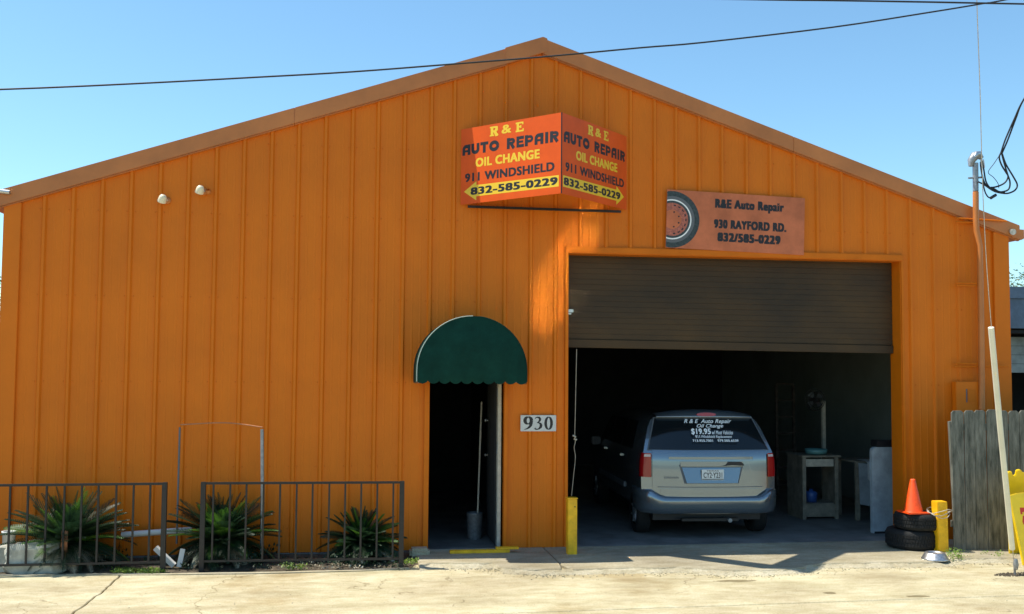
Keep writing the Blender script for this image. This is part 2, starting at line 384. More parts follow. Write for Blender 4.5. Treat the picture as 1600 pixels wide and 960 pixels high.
def wall_panel(x0, x1, first):
    pr = []
    if first: pr = [(x0, 0)]
    else: pr = [(x0-.034, 0), (x0-.015, -.032), (x0+.015, -.032), (x0+.034, 0)]
    w_ = x1-x0
    if w_ > .25:
        for k in (.36, .66):
            m = x0+w_*k; pr += [(m-.016, 0), (m-.006, -.0025), (m+.006, -.0025), (m+.016, 0)]
    pr.append((x1-.034 if x1 < XR-.01 else x1, 0))
    for ex in (GX0, GX1, DX0, DX1):
        for i in range(len(pr)-1):
            (a, da), (c, dc) = pr[i], pr[i+1]
            if a < ex < c:
                pr.insert(i+1, (ex, da+(dc-da)*(ex-a)/(c-a))); break
    if x0 < XM < x1: pr = sorted(pr+[(XM, 0)]) if not any(abs(p[0]-XM) < .03 for p in pr) else pr
    b = B()
    for (a, da), (c, dc) in zip(pr, pr[1:]):
        m = (a+c)/2; zl = .035
        if GX0 < m < GX1: zl = GZT
        if DX0 < m < DX1: zl = DZT
        n = 1
        b.add([(a, da, zl), (c, dc, zl), (c, dc, roofz(c)-.06), (a, da, roofz(a)-.06)], [(0, 1, 2, 3)])
        b.add([(a, da, zl), (c, dc, zl), (c, .02, zl), (a, .02, zl)], [(3, 2, 1, 0)])
    return b.make('wall_panel', ORANGE, bld, fix=False)
for i, (a, c) in enumerate(zip(edges, edges[1:])): wall_panel(a, c, i == 0)
# small screws: rows of small fasteners, joined
b = B()
for zr in (.35, 1.15, 2.25, 3.35, 4.45, 5.4):
    for x in ribs:
        for dx in (.055, -.055):
            X = x+dx
            if zr > roofz(X)-.3 or (GX0-.05 < X < GX1+.1 and zr < GZT+.1) or (DX0-.05 < X < DX1+.05 and zr < DZT): continue
            b.lathe([(.009, 0), (.009, -.003), (.005, -.007)], (X, 0, zr), 6, True, 'y')
tag(b.make('wall_screws', TRIM, bld), kind='stuff')
# rake trims, split in lengths like the real flashing
def rake(xa, xb, o=0):
    za, zb = roofz(xa), roofz(xb); h = .215
    b = B(); y0 = -.075-o
    pts = [(xa, za+.03), (xb, zb+.03), (xb, zb+.03-h), (xa, za+.03-h)]
    b.prism(pts, (0, 0, 0), (1, 0, 0), (0, 0, 1), (0, 1, 0), y0, .06)
    b.prism([(xa, za+.028-h), (xb, zb+.028-h), (xb, zb+.013-h), (xa, za+.013-h)], (0, 0, 0), (1, 0, 0), (0, 0, 1), (0, 1, 0), y0+.012, .0)
    return b.make('rake_trim', SHEENED, bld, bevel=.006)
rake(XL-.10, 3.9); rake(3.9, XM-.5, .004); rake(XM+.0, 10.9, .002); rake(10.9, XR+.17)
cp = B().prism([(XM-.53, roofz(XM-.53)+.045), (XM, ZR+.05), (XM+.06, ZR+.028), (XM+.06, ZR-.16), (XM, ZR-.175), (XM-.53, roofz(XM-.53)-.185)], (0, 0, 0), (1, 0, 0), (0, 0, 1), (0, 1, 0), -.086, .05).make('ridge_trim', SHEENED, bld, bevel=.006)
for xa, xb in ((XL-.012, XL+.2), (XR-.24, XR+.012)):
    boxo('corner_trim', ORANGE, xa, xb, -.04, .1, .035, roofz((xa+xb)/2)-.17, bld, .006)
# roof
def roofside(sx):
    b = B(); xe = XL-.16 if sx < 0 else XR+.18; ze = roofz(XL)-.16*.336 if sx < 0 else roofz(XR)-.18*.336
    n = 44
    for i in range(n):
        y0 = -.06+i*18.2/n; y1 = y0+18.2/n; ym = (y0+y1)/2
        prof = [(y0, 0), (ym-.03, 0), (ym-.015, .03), (ym+.015, .03), (ym+.03, 0), (y1, 0)]
        for (a, da), (c, dc) in zip(prof, prof[1:]):
            b.add([(XM, a, ZR+da), (XM, c, ZR+dc), (xe, c, ze+dc), (xe, a, ze+da)], [(0, 1, 2, 3)])
    b.add([(XM, -.04, ZR-.03), (XM, 18.1, ZR-.03), (xe, 18.1, ze-.03), (xe, -.04, ze-.03)], [(0, 1, 2, 3)])
    return b.make('roof_sheet', GALV, bld, fix=False)
roofside(-1); roofside(1)
for xs, xe in ((XL-.05, XL-.22), (XR+.05, XR+.24)):
    z = roofz(XL)-.14 if xs < 5 else roofz(XR)-.16
    B().prism([(xs, z+.08), (xe, z+.1-.03), (xe, z-.06), (xe+(.04 if xs < 5 else -.04), z-.08), (xs, z-.05)], (0, 0, 0), (1, 0, 0), (0, 0, 1), (0, 1, 0), -.07, 18).make('eave_gutter', SHEENED, bld)
q = at(1, 299, y=-.11); B().tube([q+Vector((-.2, 0, .02)), q+Vector((.11, 0, -.012))], .03, 12).make('gutter_outlet', GALV, bld)
q = at(1581, 362, y=-.10); B().tube([q+Vector((.02, .05, .0)), q+Vector((-.0, -.03, -.01))], .045, 12).make('gutter_outlet', GALV, bld)
# other walls
boxo('side_wall', ORANGE, XL, XL+.05, .01, 18, 0, ZE-.1, bld)
boxo('side_wall', ORANGE, XR-.05, XR, .01, 18, 0, ZE-.1, bld)
B().prism([(XL, 0), (XR, 0), (XR, ZE-.05), (XM, ZR-.05), (XL, ZE-.05)], (0, 0, 0), (1, 0, 0), (0, 0, 1), (0, 1, 0), 17.9, 18).make('back_wall', ORANGE, bld)
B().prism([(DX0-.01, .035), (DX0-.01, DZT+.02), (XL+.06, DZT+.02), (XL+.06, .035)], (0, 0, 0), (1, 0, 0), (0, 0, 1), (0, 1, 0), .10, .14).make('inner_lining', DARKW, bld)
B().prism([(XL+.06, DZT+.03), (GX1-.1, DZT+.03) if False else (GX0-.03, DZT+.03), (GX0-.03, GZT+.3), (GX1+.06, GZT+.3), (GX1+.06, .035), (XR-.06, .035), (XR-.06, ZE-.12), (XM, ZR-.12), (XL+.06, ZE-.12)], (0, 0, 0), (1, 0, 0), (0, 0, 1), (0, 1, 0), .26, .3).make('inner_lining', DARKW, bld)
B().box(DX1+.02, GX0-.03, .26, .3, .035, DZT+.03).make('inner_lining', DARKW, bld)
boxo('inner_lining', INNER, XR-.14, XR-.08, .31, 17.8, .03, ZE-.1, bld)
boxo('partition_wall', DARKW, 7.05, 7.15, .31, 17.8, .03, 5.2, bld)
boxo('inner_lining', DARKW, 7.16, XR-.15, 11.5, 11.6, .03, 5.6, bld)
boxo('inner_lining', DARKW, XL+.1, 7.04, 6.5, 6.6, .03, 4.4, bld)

# garage opening trim
b = B(); b.box(GX0-.025, GX0+.02, -.045, .22, .036, GZT+.06); b.make('door_jamb', TRIM, bld, .004)
b = B(); b.box(GX1-.014, GX1-.002, -.03, .27, .036, GZT-.03); b.box(GX1, GX1+.04, -.042, .0, .036, GZT+.06); b.make('door_jamb', TRIM, bld, .003)
b = B(); b.box(GX0-.02, GX1+.03, -.05, .21, GZT-.035, GZT+.065); b.make('door_header', TRIM, bld, .012)
# roll-up door: slats
cz0 = at(886, 543, y=.2).z; cz1 = at(1390, 552.6, y=.2).z
rd = B()
NS = 16; zt = GZT+.02
curtain = bpy.data.objects.new('roll_up_door', None); C.objects.link(curtain); curtain.parent = bld
for i in range(NS):
    def zz(x, k):
        lo = (cz0+.12)+((cz1+.12)-(cz0+.12))*(x-GX0)/(GX1-GX0); return lo+(zt-lo)*k/NS
    P = []
    for x in (GX0+.0, GX0+1.2, GX0+2.4, GX0+3.6, GX1-.02):
        z0, z1 = zz(x, i), zz(x, i+1); h = z1-z0
        P.append([(x, .198+random.uniform(-.001, .001), z0+.001), (x, .1965, z0+h*.12), (x, .1965, z0+h*.88), (x, .198, z1-.001)])
    B().grid(P, False).make('door_slat', DOORMET, curtain, fix=False)
b = B(); b.add([(GX0, .17, cz0), (GX1-.02, .17, cz1), (GX1-.02, .17, cz1+.115), (GX0, .17, cz0+.115), (GX0, .23, cz0), (GX1-.02, .23, cz1), (GX1-.02, .23, cz1+.115), (GX0, .23, cz0+.115)],
               [(0, 1, 2, 3), (7, 6, 5, 4), (0, 4, 5, 1), (3, 2, 6, 7), (0, 3, 7, 4), (1, 5, 6, 2)])
b.make('bottom_bar', DOORMET, curtain, .006)
B().grid([[(x, .245, z) for x in (GX0, GX1)] for z in (min(cz0, cz1)+.05, GZT+.3)], False).make('curtain_back', DARKW, curtain)
q = at(890, 486, y=.17)
b = B().box(q.x-.03, q.x+.05, .15, .18, q.z-.02, q.z+.02); b.box(q.x-.03, q.x+.02, .15, .18, q.z-.05, q.z-.03); b.make('latch', GALV, curtain)

# entry door
b = B(); b.box(DX0-.07, DX0, -.045, .12, .036, DZT+.02); b.make('door_trim', TRIM, bld, .005)
b = B(); b.box(DX1, DX1+.05, -.045, .12, .036, DZT+.02); b.make('door_trim', TRIM, bld, .005)
boxo('door_frame', CREAM, DX1-.075, DX1-.028, .03, .16, .036, DZT-.01, bld, .004)
for zh in (.45, 1.35, 2.12): boxo('hinge', STEEL, DX1-.083, DX1-.076, .05, .12, zh-.06, zh+.06, bld)
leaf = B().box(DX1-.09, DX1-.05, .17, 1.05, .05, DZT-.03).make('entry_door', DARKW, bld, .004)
for u, v, r in ((765, 657, .032), (765, 711, .03)):
    z = at(u, v, y=.97).z
    B().lathe([(0.001, -.055), (r*.6, -.05), (r, -.035), (r*.5, -.02), (r*.5, 0), (r*1.1, 0)], (0, 0, 0), 12, True, 'z', False).make('door_knob', GALV, leaf).matrix_local = Matrix.Translation((DX1-.09, .97, z)) @ Matrix.Rotation(R(90), 4, 'Y')

# ------------------------------------------------------------ awning
aw = thing('door_awning', 'dark green half round canvas awning with scalloped edge over the entry door', 'awning')
AX, ARd, AD = 6.225, .705, .80
az = 2.42; zb = 2.28
n = 30
arc = [(AX+ARd*math.cos(math.pi*(1-i/n)), az+ARd*.99*math.sin(math.pi*i/n)) for i in range(n+1)]
outl = [(AX-ARd, zb)]+arc+[(AX+ARd, zb)]
b = B(); b.grid([[(x, -.01, z) for x, z in outl], [(x, -AD*.33, z) for x, z in outl], [(x, -AD*.66, z) for x, z in outl], [(x, -AD, z) for x, z in outl]])
cano = b.make('canopy_top', GREEN, aw, fix=False)
# front face with scallops
b = B(); NSC = 10; cols = NSC*8
def sc(t): return zb-.010-.036*abs(math.sin(math.pi*t*NSC))**.7+.02-.008*t
P = []
for i in range(cols+1):
    t = i/cols; x = AX-ARd+2*ARd*t; zt_ = az+math.sqrt(max(0, ARd**2-(x-AX)**2))*.99
    col_ = [sc(t)]+[zb+.03+(zt_-zb-.03)*k/8 for k in range(9)]
    P.append([(x, -AD-.035*math.sin(math.pi*min(1, k/9))*math.sin(math.pi*t)-.010*noise.noise(Vector((t*5, k*.6, 2)))*math.sin(math.pi*t), z) for k, z in enumerate(col_)])
b.grid(P).make('canopy_front', GREEN, aw, fix=False)
b = B()
for side in (-1, 1):
    P = []
    for i in range(25):
        t = i/24; y = -.01-(AD-.01)*t; P.append([(AX+side*(ARd-.001), y, zb+.01), (AX+side*(ARd-.001), y, zb-.005-.03*abs(math.sin(math.pi*t*6))**.7)])
    b.grid(P)
b.make('side_valance', GREEN, aw, fix=False)
B().tube([(x, -AD-.006, z) for x, z in outl[:17]], .0055, 6).make('piping', PIPING, aw)
B().tube([(x, -AD-.004, z) for x, z in outl[17:]], .006, 6).make('piping', GREEN, aw)
b = B()
for y in (-.05, -AD+.03): b.tube([(x+(.02 if x < AX else -.02), y, z-.02) for x, z in outl], .012, 6)
b.tube([(AX-ARd+.02, -.03, zb+.03), (AX-ARd+.02, -AD+.03, zb+.03)], .012, 6); b.tube([(AX+ARd-.02, -.03, zb+.03), (AX+ARd-.02, -AD+.03, zb+.03)], .012, 6)
b.make('frame', STEEL, aw)

# ------------------------------------------------------------ V sign
vs = thing('projecting_sign', 'orange red V shaped projecting sign with yellow arrows, above the awning', 'sign')
SX, WS, DS, ZT, ZB = 7.288, 1.16, 1.215, 5.70, 4.665
LW = math.hypot(WS, DS)
ends = {'L': Vector((SX-WS, -.045, ZB)), 'A': Vector((SX, -DS, ZB)), 'R': Vector((SX+WS, -.045, ZB))}
H = ZT-ZB
for side in ('L', 'R'):
    if side == 'L': O = ends['L']; U = (ends['A']-ends['L'])
    else: O = ends['A']; U = (ends['R']-ends['A'])
    Lx = U.length; U = U.normalized(); V = Vector((0, 0, 1)); N = U.cross(V)
    pn = B().prism([(0, 0), (Lx, 0), (Lx, H), (0, H)], O, U, V, N, -.006, 0).make('sign_panel', REDSIGN, vs)
    B().prism([(.01, .01), (Lx-.01, .01), (Lx-.01, H-.01), (.01, H-.01)], O, U, V, N, -.0095, -.0072).make('panel_backing', SIGNBACK, pn)
    def T(s, m, s0, s1, t0, t1, bold=.04): return text(s, m, O, U, V, N, s0*Lx, s1*Lx, t0*H, t1*H, pn, bold)
    o_ = 0 if side == 'L' else 0
    if side == 'L':
        rows = [('R & E', .30, .64), ('AUTO REPAIR', .015, .975), ('OIL CHANGE', .155, .795), ('911 WINDSHIELD', .045, .935), ('832-585-0229', .105, .965)]
        arrow = [(.035, .165), (.165, .285), (.165, .235), (.975, .228), (.975, .088), (.165, .088), (.165, .035)]
    else:
        rows = [('R & E', .38, .70), ('AUTO REPAIR', .03, .975), ('OIL CHANGE', .205, .845), ('911 WINDSHIELD', .055, .955), ('832-585-0229', .03, .895)]
        arrow = [(.02, .088), (.02, .228), (.83, .235), (.83, .285), (.955, .165), (.83, .035), (.83, .088)]
    ar = B().prism([(a*Lx, c*H) for a, c in arrow], O, U, V, N, .0002, .0006).make('arrow', YELSIGN, pn)
    # serif initials built from strokes
    def serif(ch, x, y, w, h):
        k = w*.30; s = w*.16; g_ = []
        if ch == 'R':
            g_ += [([(x+w*.25, y), (x+w*.25, y+h)], k), ([(x+w*.1, y+h-.35*s), (x+w*.55, y+h-.35*s), (x+w*.8, y+h*.86), (x+w*.8, y+h*.66), (x+w*.55, y+h*.5), (x+w*.3, y+h*.5)], [s, s, k*.9, k*.9, s, s]),
                   ([(x+w*.5, y+h*.5), (x+w*.66, y+h*.3), (x+w*.76, y+h*.06), (x+w*.98, y+h*.03)], [k*.8, k, k, s*.7]), ([(x, y+s*.3), (x+w*.5, y+s*.3)], s*.8), ([(x, y+h-s*.3), (x+w*.3, y+h-s*.3)], s*.8)]
        if ch == 'E':
            g_ += [([(x+w*.28, y), (x+w*.28, y+h)], k), ([(x+.02*w, y+h-s*.4), (x+w*.92, y+h-s*.4)], s), ([(x+.02*w, y+s*.4), (x+w*.95, y+s*.4)], s), ([(x+w*.3, y+h*.52), (x+w*.65, y+h*.52)], s),
                   ([(x+w*.88, y+h), (x+w*.88, y+h*.72)], s*.9), ([(x+w*.92, y), (x+w*.92, y+h*.3)], s*.9), ([(x+w*.64, y+h*.36), (x+w*.64, y+h*.68)], s*.8)]
        return g_
    s0, s1 = rows[0][1]*Lx, rows[0][2]*Lx; ww = s1-s0; y0, y1 = .845*H, .965*H
    strokes('letter', YELSIGN, serif('R', s0, y0, ww*.26, y1-y0), O, U, V, N, pn); strokes('letter', YELSIGN, serif('E', s1-ww*.24, y0, ww*.24, y1-y0), O, U, V, N, pn)
    T('&', YELSIGN, (s0+ww*.35)/Lx, (s0+ww*.64)/Lx, .85, .965, .03)
    # heavy rounded AUTO REPAIR
    s0, s1 = rows[1][1]*Lx, rows[1][2]*Lx; y0, y1 = .645*H, .785*H; hh = y1-y0; st = hh*.33
    cw = (s1-s0)/11.6
    def rnd_(ch, x, w_, y, h):
        k = st/2; l, r_, bt, tp = x+k, x+w_-k, y+k, y+h-k; cx = (l+r_)/2
        def arcp(cx, cy, rx, ry, a0, a1, n=8): return [(cx+rx*math.cos(R(a0+(a1-a0)*i/n)), cy+ry*math.sin(R(a0+(a1-a0)*i/n))) for i in range(n+1)]
        rr = (r_-l)/2
        if ch == 'A': return [([(l, y)]+arcp(cx+0, tp-rr*.9, rr, rr*.9, 180, 70)+[(r_, tp)], st), ([(r_, y), (r_, y+h)], st), ([(l, y+h*.38), (r_, y+h*.38)], st*.6)]
        if ch == 'U': return [([(l, y+h)]+arcp(cx, bt+rr*.8, rr, rr*.8, 180, 360)+[(r_, y+h)], st)]
        if ch == 'T': return [([(x, tp+k*.2), (x+w_, tp+k*.2)], st*.85), ([(cx, y), (cx, tp)], st)]
        if ch == 'O': return [(arcp(cx, (bt+tp)/2, rr, (tp-bt)/2, 0, 360, 24), st)]
        if ch == 'R': return [([(l, y), (l, y+h)], st), ([(l, tp)]+arcp(cx+rr*.3, tp-hh*.16, rr*.7, hh*.16, 90, -90)+[(l, tp-hh*.32)], st*.75), ([(cx, y+h*.45), (r_, y)], st*.95)]
        if ch == 'P': return [([(l, y), (l, y+h)], st), ([(l, tp)]+arcp(cx+rr*.3, tp-hh*.2, rr*.7, hh*.2, 90, -90)+[(l, tp-hh*.4)], st*.75)]
        if ch == 'E': return [([(x+w_, tp+k*.2), (l, tp+k*.2), (l, bt-k*.2), (x+w_, bt-k*.2)], st*.85), ([(l, y+h*.5), (x+w_*.9, y+h*.5)], st*.6)]
        if ch == 'I': return [([(cx, y), (cx, y+h)], st)]
    gl = []; x = s0; adv = {'O': 1.3, 'I': .55, ' ': .75, 'E': .95, 'T': 1.05}
    tot = sum(adv.get(c_, 1.08)+.12 for c_ in 'AUTO REPAIR')-.12; sc_ = (s1-s0)/tot
    for c_ in 'AUTO REPAIR':
        a_ = adv.get(c_, 1.08)
        if c_ != ' ': strokes('letter', BLACKP, rnd_(c_, x, a_*sc_, y0, hh), O, U, V, N, pn)
        x += (a_+.12)*sc_
    T(rows[2][0], YELSIGN, rows[2][1], rows[2][2], .465, .59, .05)
    T(rows[3][0], BLACKP, rows[3][1], rows[3][2], .285, .405, .045)
    text(rows[4][0], BLACKP, O, U, V, N, rows[4][1]*Lx, rows[4][2]*Lx, .108*H, .212*H, pn, .05, lift=.0010)
a = at(731, 323, y=-.06); c = at(970, 331, y=-.06)
B().tube([a, c], .022, 4, sm=False).make('brace', BLACKSTEEL, vs)
B().tube([ends['A']+Vector((0, .006, 0)), ends['A']+Vector((0, .006, H))], .008, 6).make('corner_edge', BLACKSTEEL, vs)

# ------------------------------------------------------------ flat sign
fs = thing('wall_sign', 'flat salmon sign with a tyre picture and address above the roller door', 'sign')
p0 = at(1040, 387, y=-.06); p1 = at(1256, 399, y=-.06); p2 = at(1040, 296, y=-.06)
Lx = (p1-p0).length; U = (p1-p0).normalized(); V = Vector((0, 0, 1)); V = (V-U*V.dot(U)).normalized(); N = Vector((0, -1, 0)); H = (p2-p0).dot(V)
fp = B().prism([(0, 0), (Lx, 0), (Lx, H), (0, H)], p0, U, V, N, -.01, 0).make('sign_panel', SALMON, fs)
def disc(rx, m, d, name, r_in=0, c=(.09, .49)):
    cx, cy = Lx*.040, H*.49; pts = []
    k = rx*H
    outer = [(max(.002, cx+k*math.cos(R(t))), cy+k*math.sin(R(t))) for t in range(-100, 101, 5)]
    # clip at the left edge of the panel
    import itertools
    full = [(cx+k*math.cos(R(t)), cy+k*math.sin(R(t))) for t in range(-180, 180, 5)]
    full = [(max(.003, x), y) for x, y in full]
    out = []
    for q in full:
        if not out or (abs(out[-1][0]-q[0])+abs(out[-1][1]-q[1])) > 1e-4: out.append(q)
    return B().prism(out, p0, U, V, N, .0005, d).make(name, m, fp)
disc(.487, TIREPR, .0012, 'tyre_print'); disc(.40, GREYPL, .0016, 'tyre_print'); disc(.345, WHITEPR, .002, 'tyre_print')
disc(.322, TIREPR, .0024, 'tyre_print'); disc(.285, RIMPR, .0028, 'tyre_print'); disc(.165, SALMON, .0032, 'tyre_print')
b = B(); cx, cy = Lx*.04, H*.49
for t in range(-80, 90, 20):
    for rr in (.235,):
        a0, a1 = R(t-5), R(t+5)
        b.prism([(cx+H*rr*math.cos(a0), cy+H*rr*math.sin(a0)), (cx+H*(rr+.022)*math.cos(a0), cy+H*(rr+.022)*math.sin(a0)), (cx+H*(rr+.022)*math.cos(a1), cy+H*(rr+.022)*math.sin(a1)), (cx+H*rr*math.cos(a1), cy+H*rr*math.sin(a1))], p0, U, V, N, .003, .0034)
for t in range(-75, 90, 50):
    b.lathe([(.012, 0), (.012, .003)], tuple(p0+U*(cx+H*.13*math.cos(R(t)))+V*(cy+H*.13*math.sin(R(t)))+N*.0055), 8, False, 'y')
tag(b.make('rim_holes', BLACKP, fp), kind='stuff')
for s, s0, s1, t0, t1 in (('R&E Auto Repair', .345, .847, .68, .90), ('930 RAYFORD RD.', .340, .868, .375, .545), ('832/585-0229', .367, .827, .15, .32)):
    text(s, BLACKP, p0, U, V, N, s0*Lx, s1*Lx, t0*H, t1*H, fp, .08)

# ------------------------------------------------------------ 930 plate
np_ = thing('house_number_sign', 'white rectangular house number sign 930 beside the entry door', 'sign')
p0 = at(813.3, 674.3, y=-.045); Lx = at(869, 674, y=-.045).x-p0.x; H = at(813, 649, y=-.045).z-p0.z
U, V, N = Vector((1, 0, 0)), Vector((0, 0, 1)), Vector((0, -1, 0))
pl = B().prism([(0, 0), (Lx, 0), (Lx, H), (0, H)], p0, U, V, N, -.006, 0).make('number_plate', WHITEP, np_, bevel=.003)
def px(a, c): return ((a-265)/1065*Lx, (1-(c-170)/485)*H)
def el(cx, cy, rx, ry, a0, a1, n=14): return [(cx+rx*math.cos(R(a0+(a1-a0)*i/n)), cy+ry*math.sin(R(a0+(a1-a0)*i/n))) for i in range(n+1)]
u_ = Lx/1065
def br(pts, ws): return ([px(*p) for p in pts], [w_*u_ for w_ in ws])
nine = [br([(x, y) for x, y in el(492, 330, 95, 103, 0, -360, 28)], [78*abs(math.cos(R(360*i/28)))**.8+24 for i in range(29)]),
        br([(587, 330), (588, 400), (570, 470), (520, 535), (450, 580), (365, 603)], [80, 82, 80, 62, 34, 8])]
three = [br([(690, 290), (715, 248), (765, 232), (820, 245), (848, 290), (838, 330), (800, 375), (752, 402)], [8, 26, 34, 60, 70, 60, 34, 14]),
         br([(752, 400), (810, 398), (855, 425), (876, 470), (865, 525), (820, 575), (760, 598), (712, 585), (690, 560)], [14, 30, 60, 78, 76, 46, 26, 44, 46])]
zero = [br([(x, y) for x, y in el(1102, 412, 88, 182, 0, -360, 32)], [62*abs(math.cos(R(360*i/32)))**.8+20 for i in range(33)])]
for g_ in (nine, three, zero): strokes('digit', BLACKP, g_, p0, U, V, N, pl)

# ------------------------------------------------------------ wall lamps
for (u, v), lb in zip(((262, 314), (320, 300)), ('pale dome shaped wall lamp, the lower left one of two on the orange wall', 'pale dome shaped wall lamp with an empty socket beside it, the upper right one')):
    q = at(u, v, y=0)
    t = thing('wall_lamp', lb, 'wall lamp', q, 'floodlight heads high on the wall')
    B().lathe([(.045, 0), (.045, -.02), (.02, -.03)], (0, 0, 0), 16, True, 'y').make('base', SHEENED, t)
    B().tube([(0, -.02, 0), (-.02, -.07, .01)], .014, 8).make('arm', CREAM, t)
    sh = B().lathe([(.001, .05), (.03, .046), (.048, .02), (.055, -.02), (.058, -.05)], (0, 0, 0), 18, True, 'z', False).make('lamp_shade', PORC, t)
    sh.matrix_local = Matrix.Translation((-.04, -.13, .01)) @ Matrix.Rotation(R(28), 4, 'X') @ Matrix.Rotation(R(18), 4, 'Y')
    if u > 300:
        s2 = B().lathe([(.02, .03), (.035, .01), (.036, -.02)], (0, 0, 0), 14, True, 'z', False).make('socket', SHEENED, t)
        s2.matrix_local = Matrix.Translation((.06, -.10, -.01)) @ Matrix.Rotation(R(60), 4, 'X')

# ------------------------------------------------------------ electric mast
ms = thing('electric_service_mast', 'orange painted conduit mast with grey weatherhead at the right corner of the building', 'mast')
my = -.16
b = B(); b.tube([at(1524.5, 300, y=my), at(1525, 345, y=my), at(1526, 362, y=my), at(1531, 385, y=my), at(1533, 500, y=my), at(1534, 600, y=my), at(1534, 640, y=my)], .042, 14).make('conduit', SHEENED, ms)
b = B(); b.tube([at(1524, 255, y=my), at(1524.5, 299, y=my)], .040, 14).make('upper_conduit', STEEL, ms)
q = at(1526, 252, y=my)
P = []
b = B(); b.tube([q+Vector((-.10, .0, -.08)), q+Vector((-.085, 0, .0)), q+Vector((-.03, -.0, .075)), q+Vector((.035, 0, .09)), q+Vector((.085, -.0, .045))], [.03, .055, .066, .062, .03], 12).make('weatherhead', STEEL, ms)
B().tube([q+Vector((-.06, -.03, .045)), q+Vector((-.02, -.03, .095)), q+Vector((.04, -.02, .11))], [.03, .05, .035], 10).make('cap', GALV, ms)
b = B()
for dx in (.05, .085): b.tube([q+Vector((dx, -.03, .02)), q+Vector((dx+.01, -.04, -.1))], .012, 6)
b.make('wire_sleeve', WHITEP, ms)
b = B(); z = at(1524, 279, y=my).z; b.tube([(at(1513, 280, y=my).x, my, z), (at(1536, 280, y=my).x, my, z+.02)], .014, 6); b.make('clamp', STEEL, ms)
for (ua, va, ub, vb) in ((1493, 341, 1530, 343), (1493, 347, 1530, 348), (1530, 343, 1573, 346), (1494, 442, 1528, 443), (1494, 446, 1528, 447), (1491, 568, 1530, 569), (1491, 573, 1576, 573)):
    B().tube([at(ua, va, y=my+.06), at(ub, vb, y=my+.03)], .011, 6).make('strut', TRIM, ms)
mb = thing('meter_box', 'orange painted electric meter box behind the top of the picket fence', 'box')
a = at(1494, 600, y=-.14); c = at(1556, 690, y=-.14)
boxo('cabinet', ORANGE, a.x, a.x+.36, -.13, -.03, c.z, a.z+.03, mb, .006)
for u0, u1 in ((1510.5, 1512.5), (1531, 1534), (1536, 1539.5)):
    a = at(u0, 608, y=-.15); c = at(u1, 629, y=-.15); boxo('slot', BLACKP if u0 > 1535 else GREYPL, a.x, c.x, -.136, -.131, c.z, a.z, mb)
a = at(1513, 609, y=-.15); c = at(1525, 628, y=-.15); boxo('recess_plate', TRIM, a.x, c.x, -.14, -.131, c.z, a.z, mb)

# service drop wires
def smooth(pts, n=6):
    out = []; P = [Vector(p) for p in pts]; P = [P[0]*2-P[1]]+P+[P[-1]*2-P[-2]]
    for i in range(1, len(P)-2):
        for k in range(n):
            t = k/n; a, b_, c, d = P[i-1:i+3]
            out.append(.5*((2*b_)+(c-a)*t+(2*a-5*b_+4*c-d)*t*t+(-a+3*b_-3*c+d)*t**3))
    return out+[P[-2]]
def z7(l, y0=-.25, y1=-.25):
    return [at(1480+x/8.727, 220+y/8.727, y=y0+(y1-y0)*i/(len(l)-1)) for i, (x, y) in enumerate(l)]
loops = [([(735, 160), (710, 230), (740, 330), (800, 430), (830, 490), (790, 570), (700, 620), (600, 640), (540, 620), (490, 530), (460, 370), (455, 290)], .012),
         ([(740, 160), (770, 280), (820, 450), (855, 560), (845, 650), (790, 690), (680, 700), (600, 660), (530, 560), (500, 400), (480, 280)], .012),
         ([(745, 165), (800, 320), (900, 490), (955, 600), (930, 670), (860, 710), (780, 720), (640, 690), (500, 600), (420, 560)], .012),
         ([(490, 560), (500, 640), (530, 730), (580, 780), (650, 750)], .010), ([(720, 190), (640, 310), (560, 430), (630, 500), (690, 580), (705, 650)], .005)]
sd = thing('service_drop_cable', 'looped black service cables hanging from the grey weatherhead', 'cable')
for i, (l, r) in enumerate(loops):
    B().tube(smooth(z7(l, -.30, -.16-.03*i)), r, 6).make('cable_loop', WIRE, sd)
B().tube(z7([(590, 785), (665, 740)]), .022, 8).make('splice', WIRE, sd)
B().tube(z7([(600, 640), (700, 700), (780, 715)], -.22, -.22), .018, 8).make('splice', WIRE, sd)
far = at(1640, 95, y=-.9)
for d in (0, .02): B().tube(smooth([at(1564, 239, y=-.3)+Vector((d, 0, 0)), at(1571, 218, y=-.35)+Vector((d*2, 0, 0)), at(1585, 186, y=-.45)+Vector((d, 0, 0)), at(1600, 155, y=-.6), far, at(1700, 20, y=-1.5)]), .012, 6).make('drop_line', WIRE, sd)

# overhead wires, guy wire
wl = [at(u, v, y=-5) for u, v in [(-900, 160), (-400, 152), (0, 140), (200, 131.5), (400, 121), (550, 112.5), (700, 101), (850, 89), (1000, 75), (1100, 66.5), (1300, 43), (1450, 20), (1535, 6), (1600, -6), (2000, -90)]]
tag(B().tube(smooth(wl, 4), .0075, 6).make('overhead_wire', WIRE), 'black overhead wire sagging across the sky in front of the roof peak', 'wire', 'overhead wires')
wl = [at(u, v, y=-6) for u, v in [(500, -14), (1150, -1), (1300, 1), (1450, 3.5), (1600, 6.5), (2000, 14)]]
tag(B().tube(smooth(wl, 4), .0075, 6).make('overhead_wire', WIRE), 'black overhead wire crossing the top right corner of the sky', 'wire', 'overhead wires')
gw = thing('guy_wire', 'thin steel guy wire with a cream plastic guard and ground anchor beside the fence', 'guy wire')
anc = at(1586, 899, z=0)
g0 = at(1587, 876, y=anc.y-.02); g1 = at(1582, 857, y=anc.y-.05); g2 = at(1549, 511, y=anc.y-.9)
wtop = [at(1537, 330, y=anc.y-1.35), at(1531, 130, y=anc.y-1.9), at(1526, -10, y=anc.y-2.3), at(1515, -400, y=anc.y-3.4)]
B().tube(smooth([g0, g1, g2]+wtop, 5), .0045, 6).make('wire', GALV, gw)
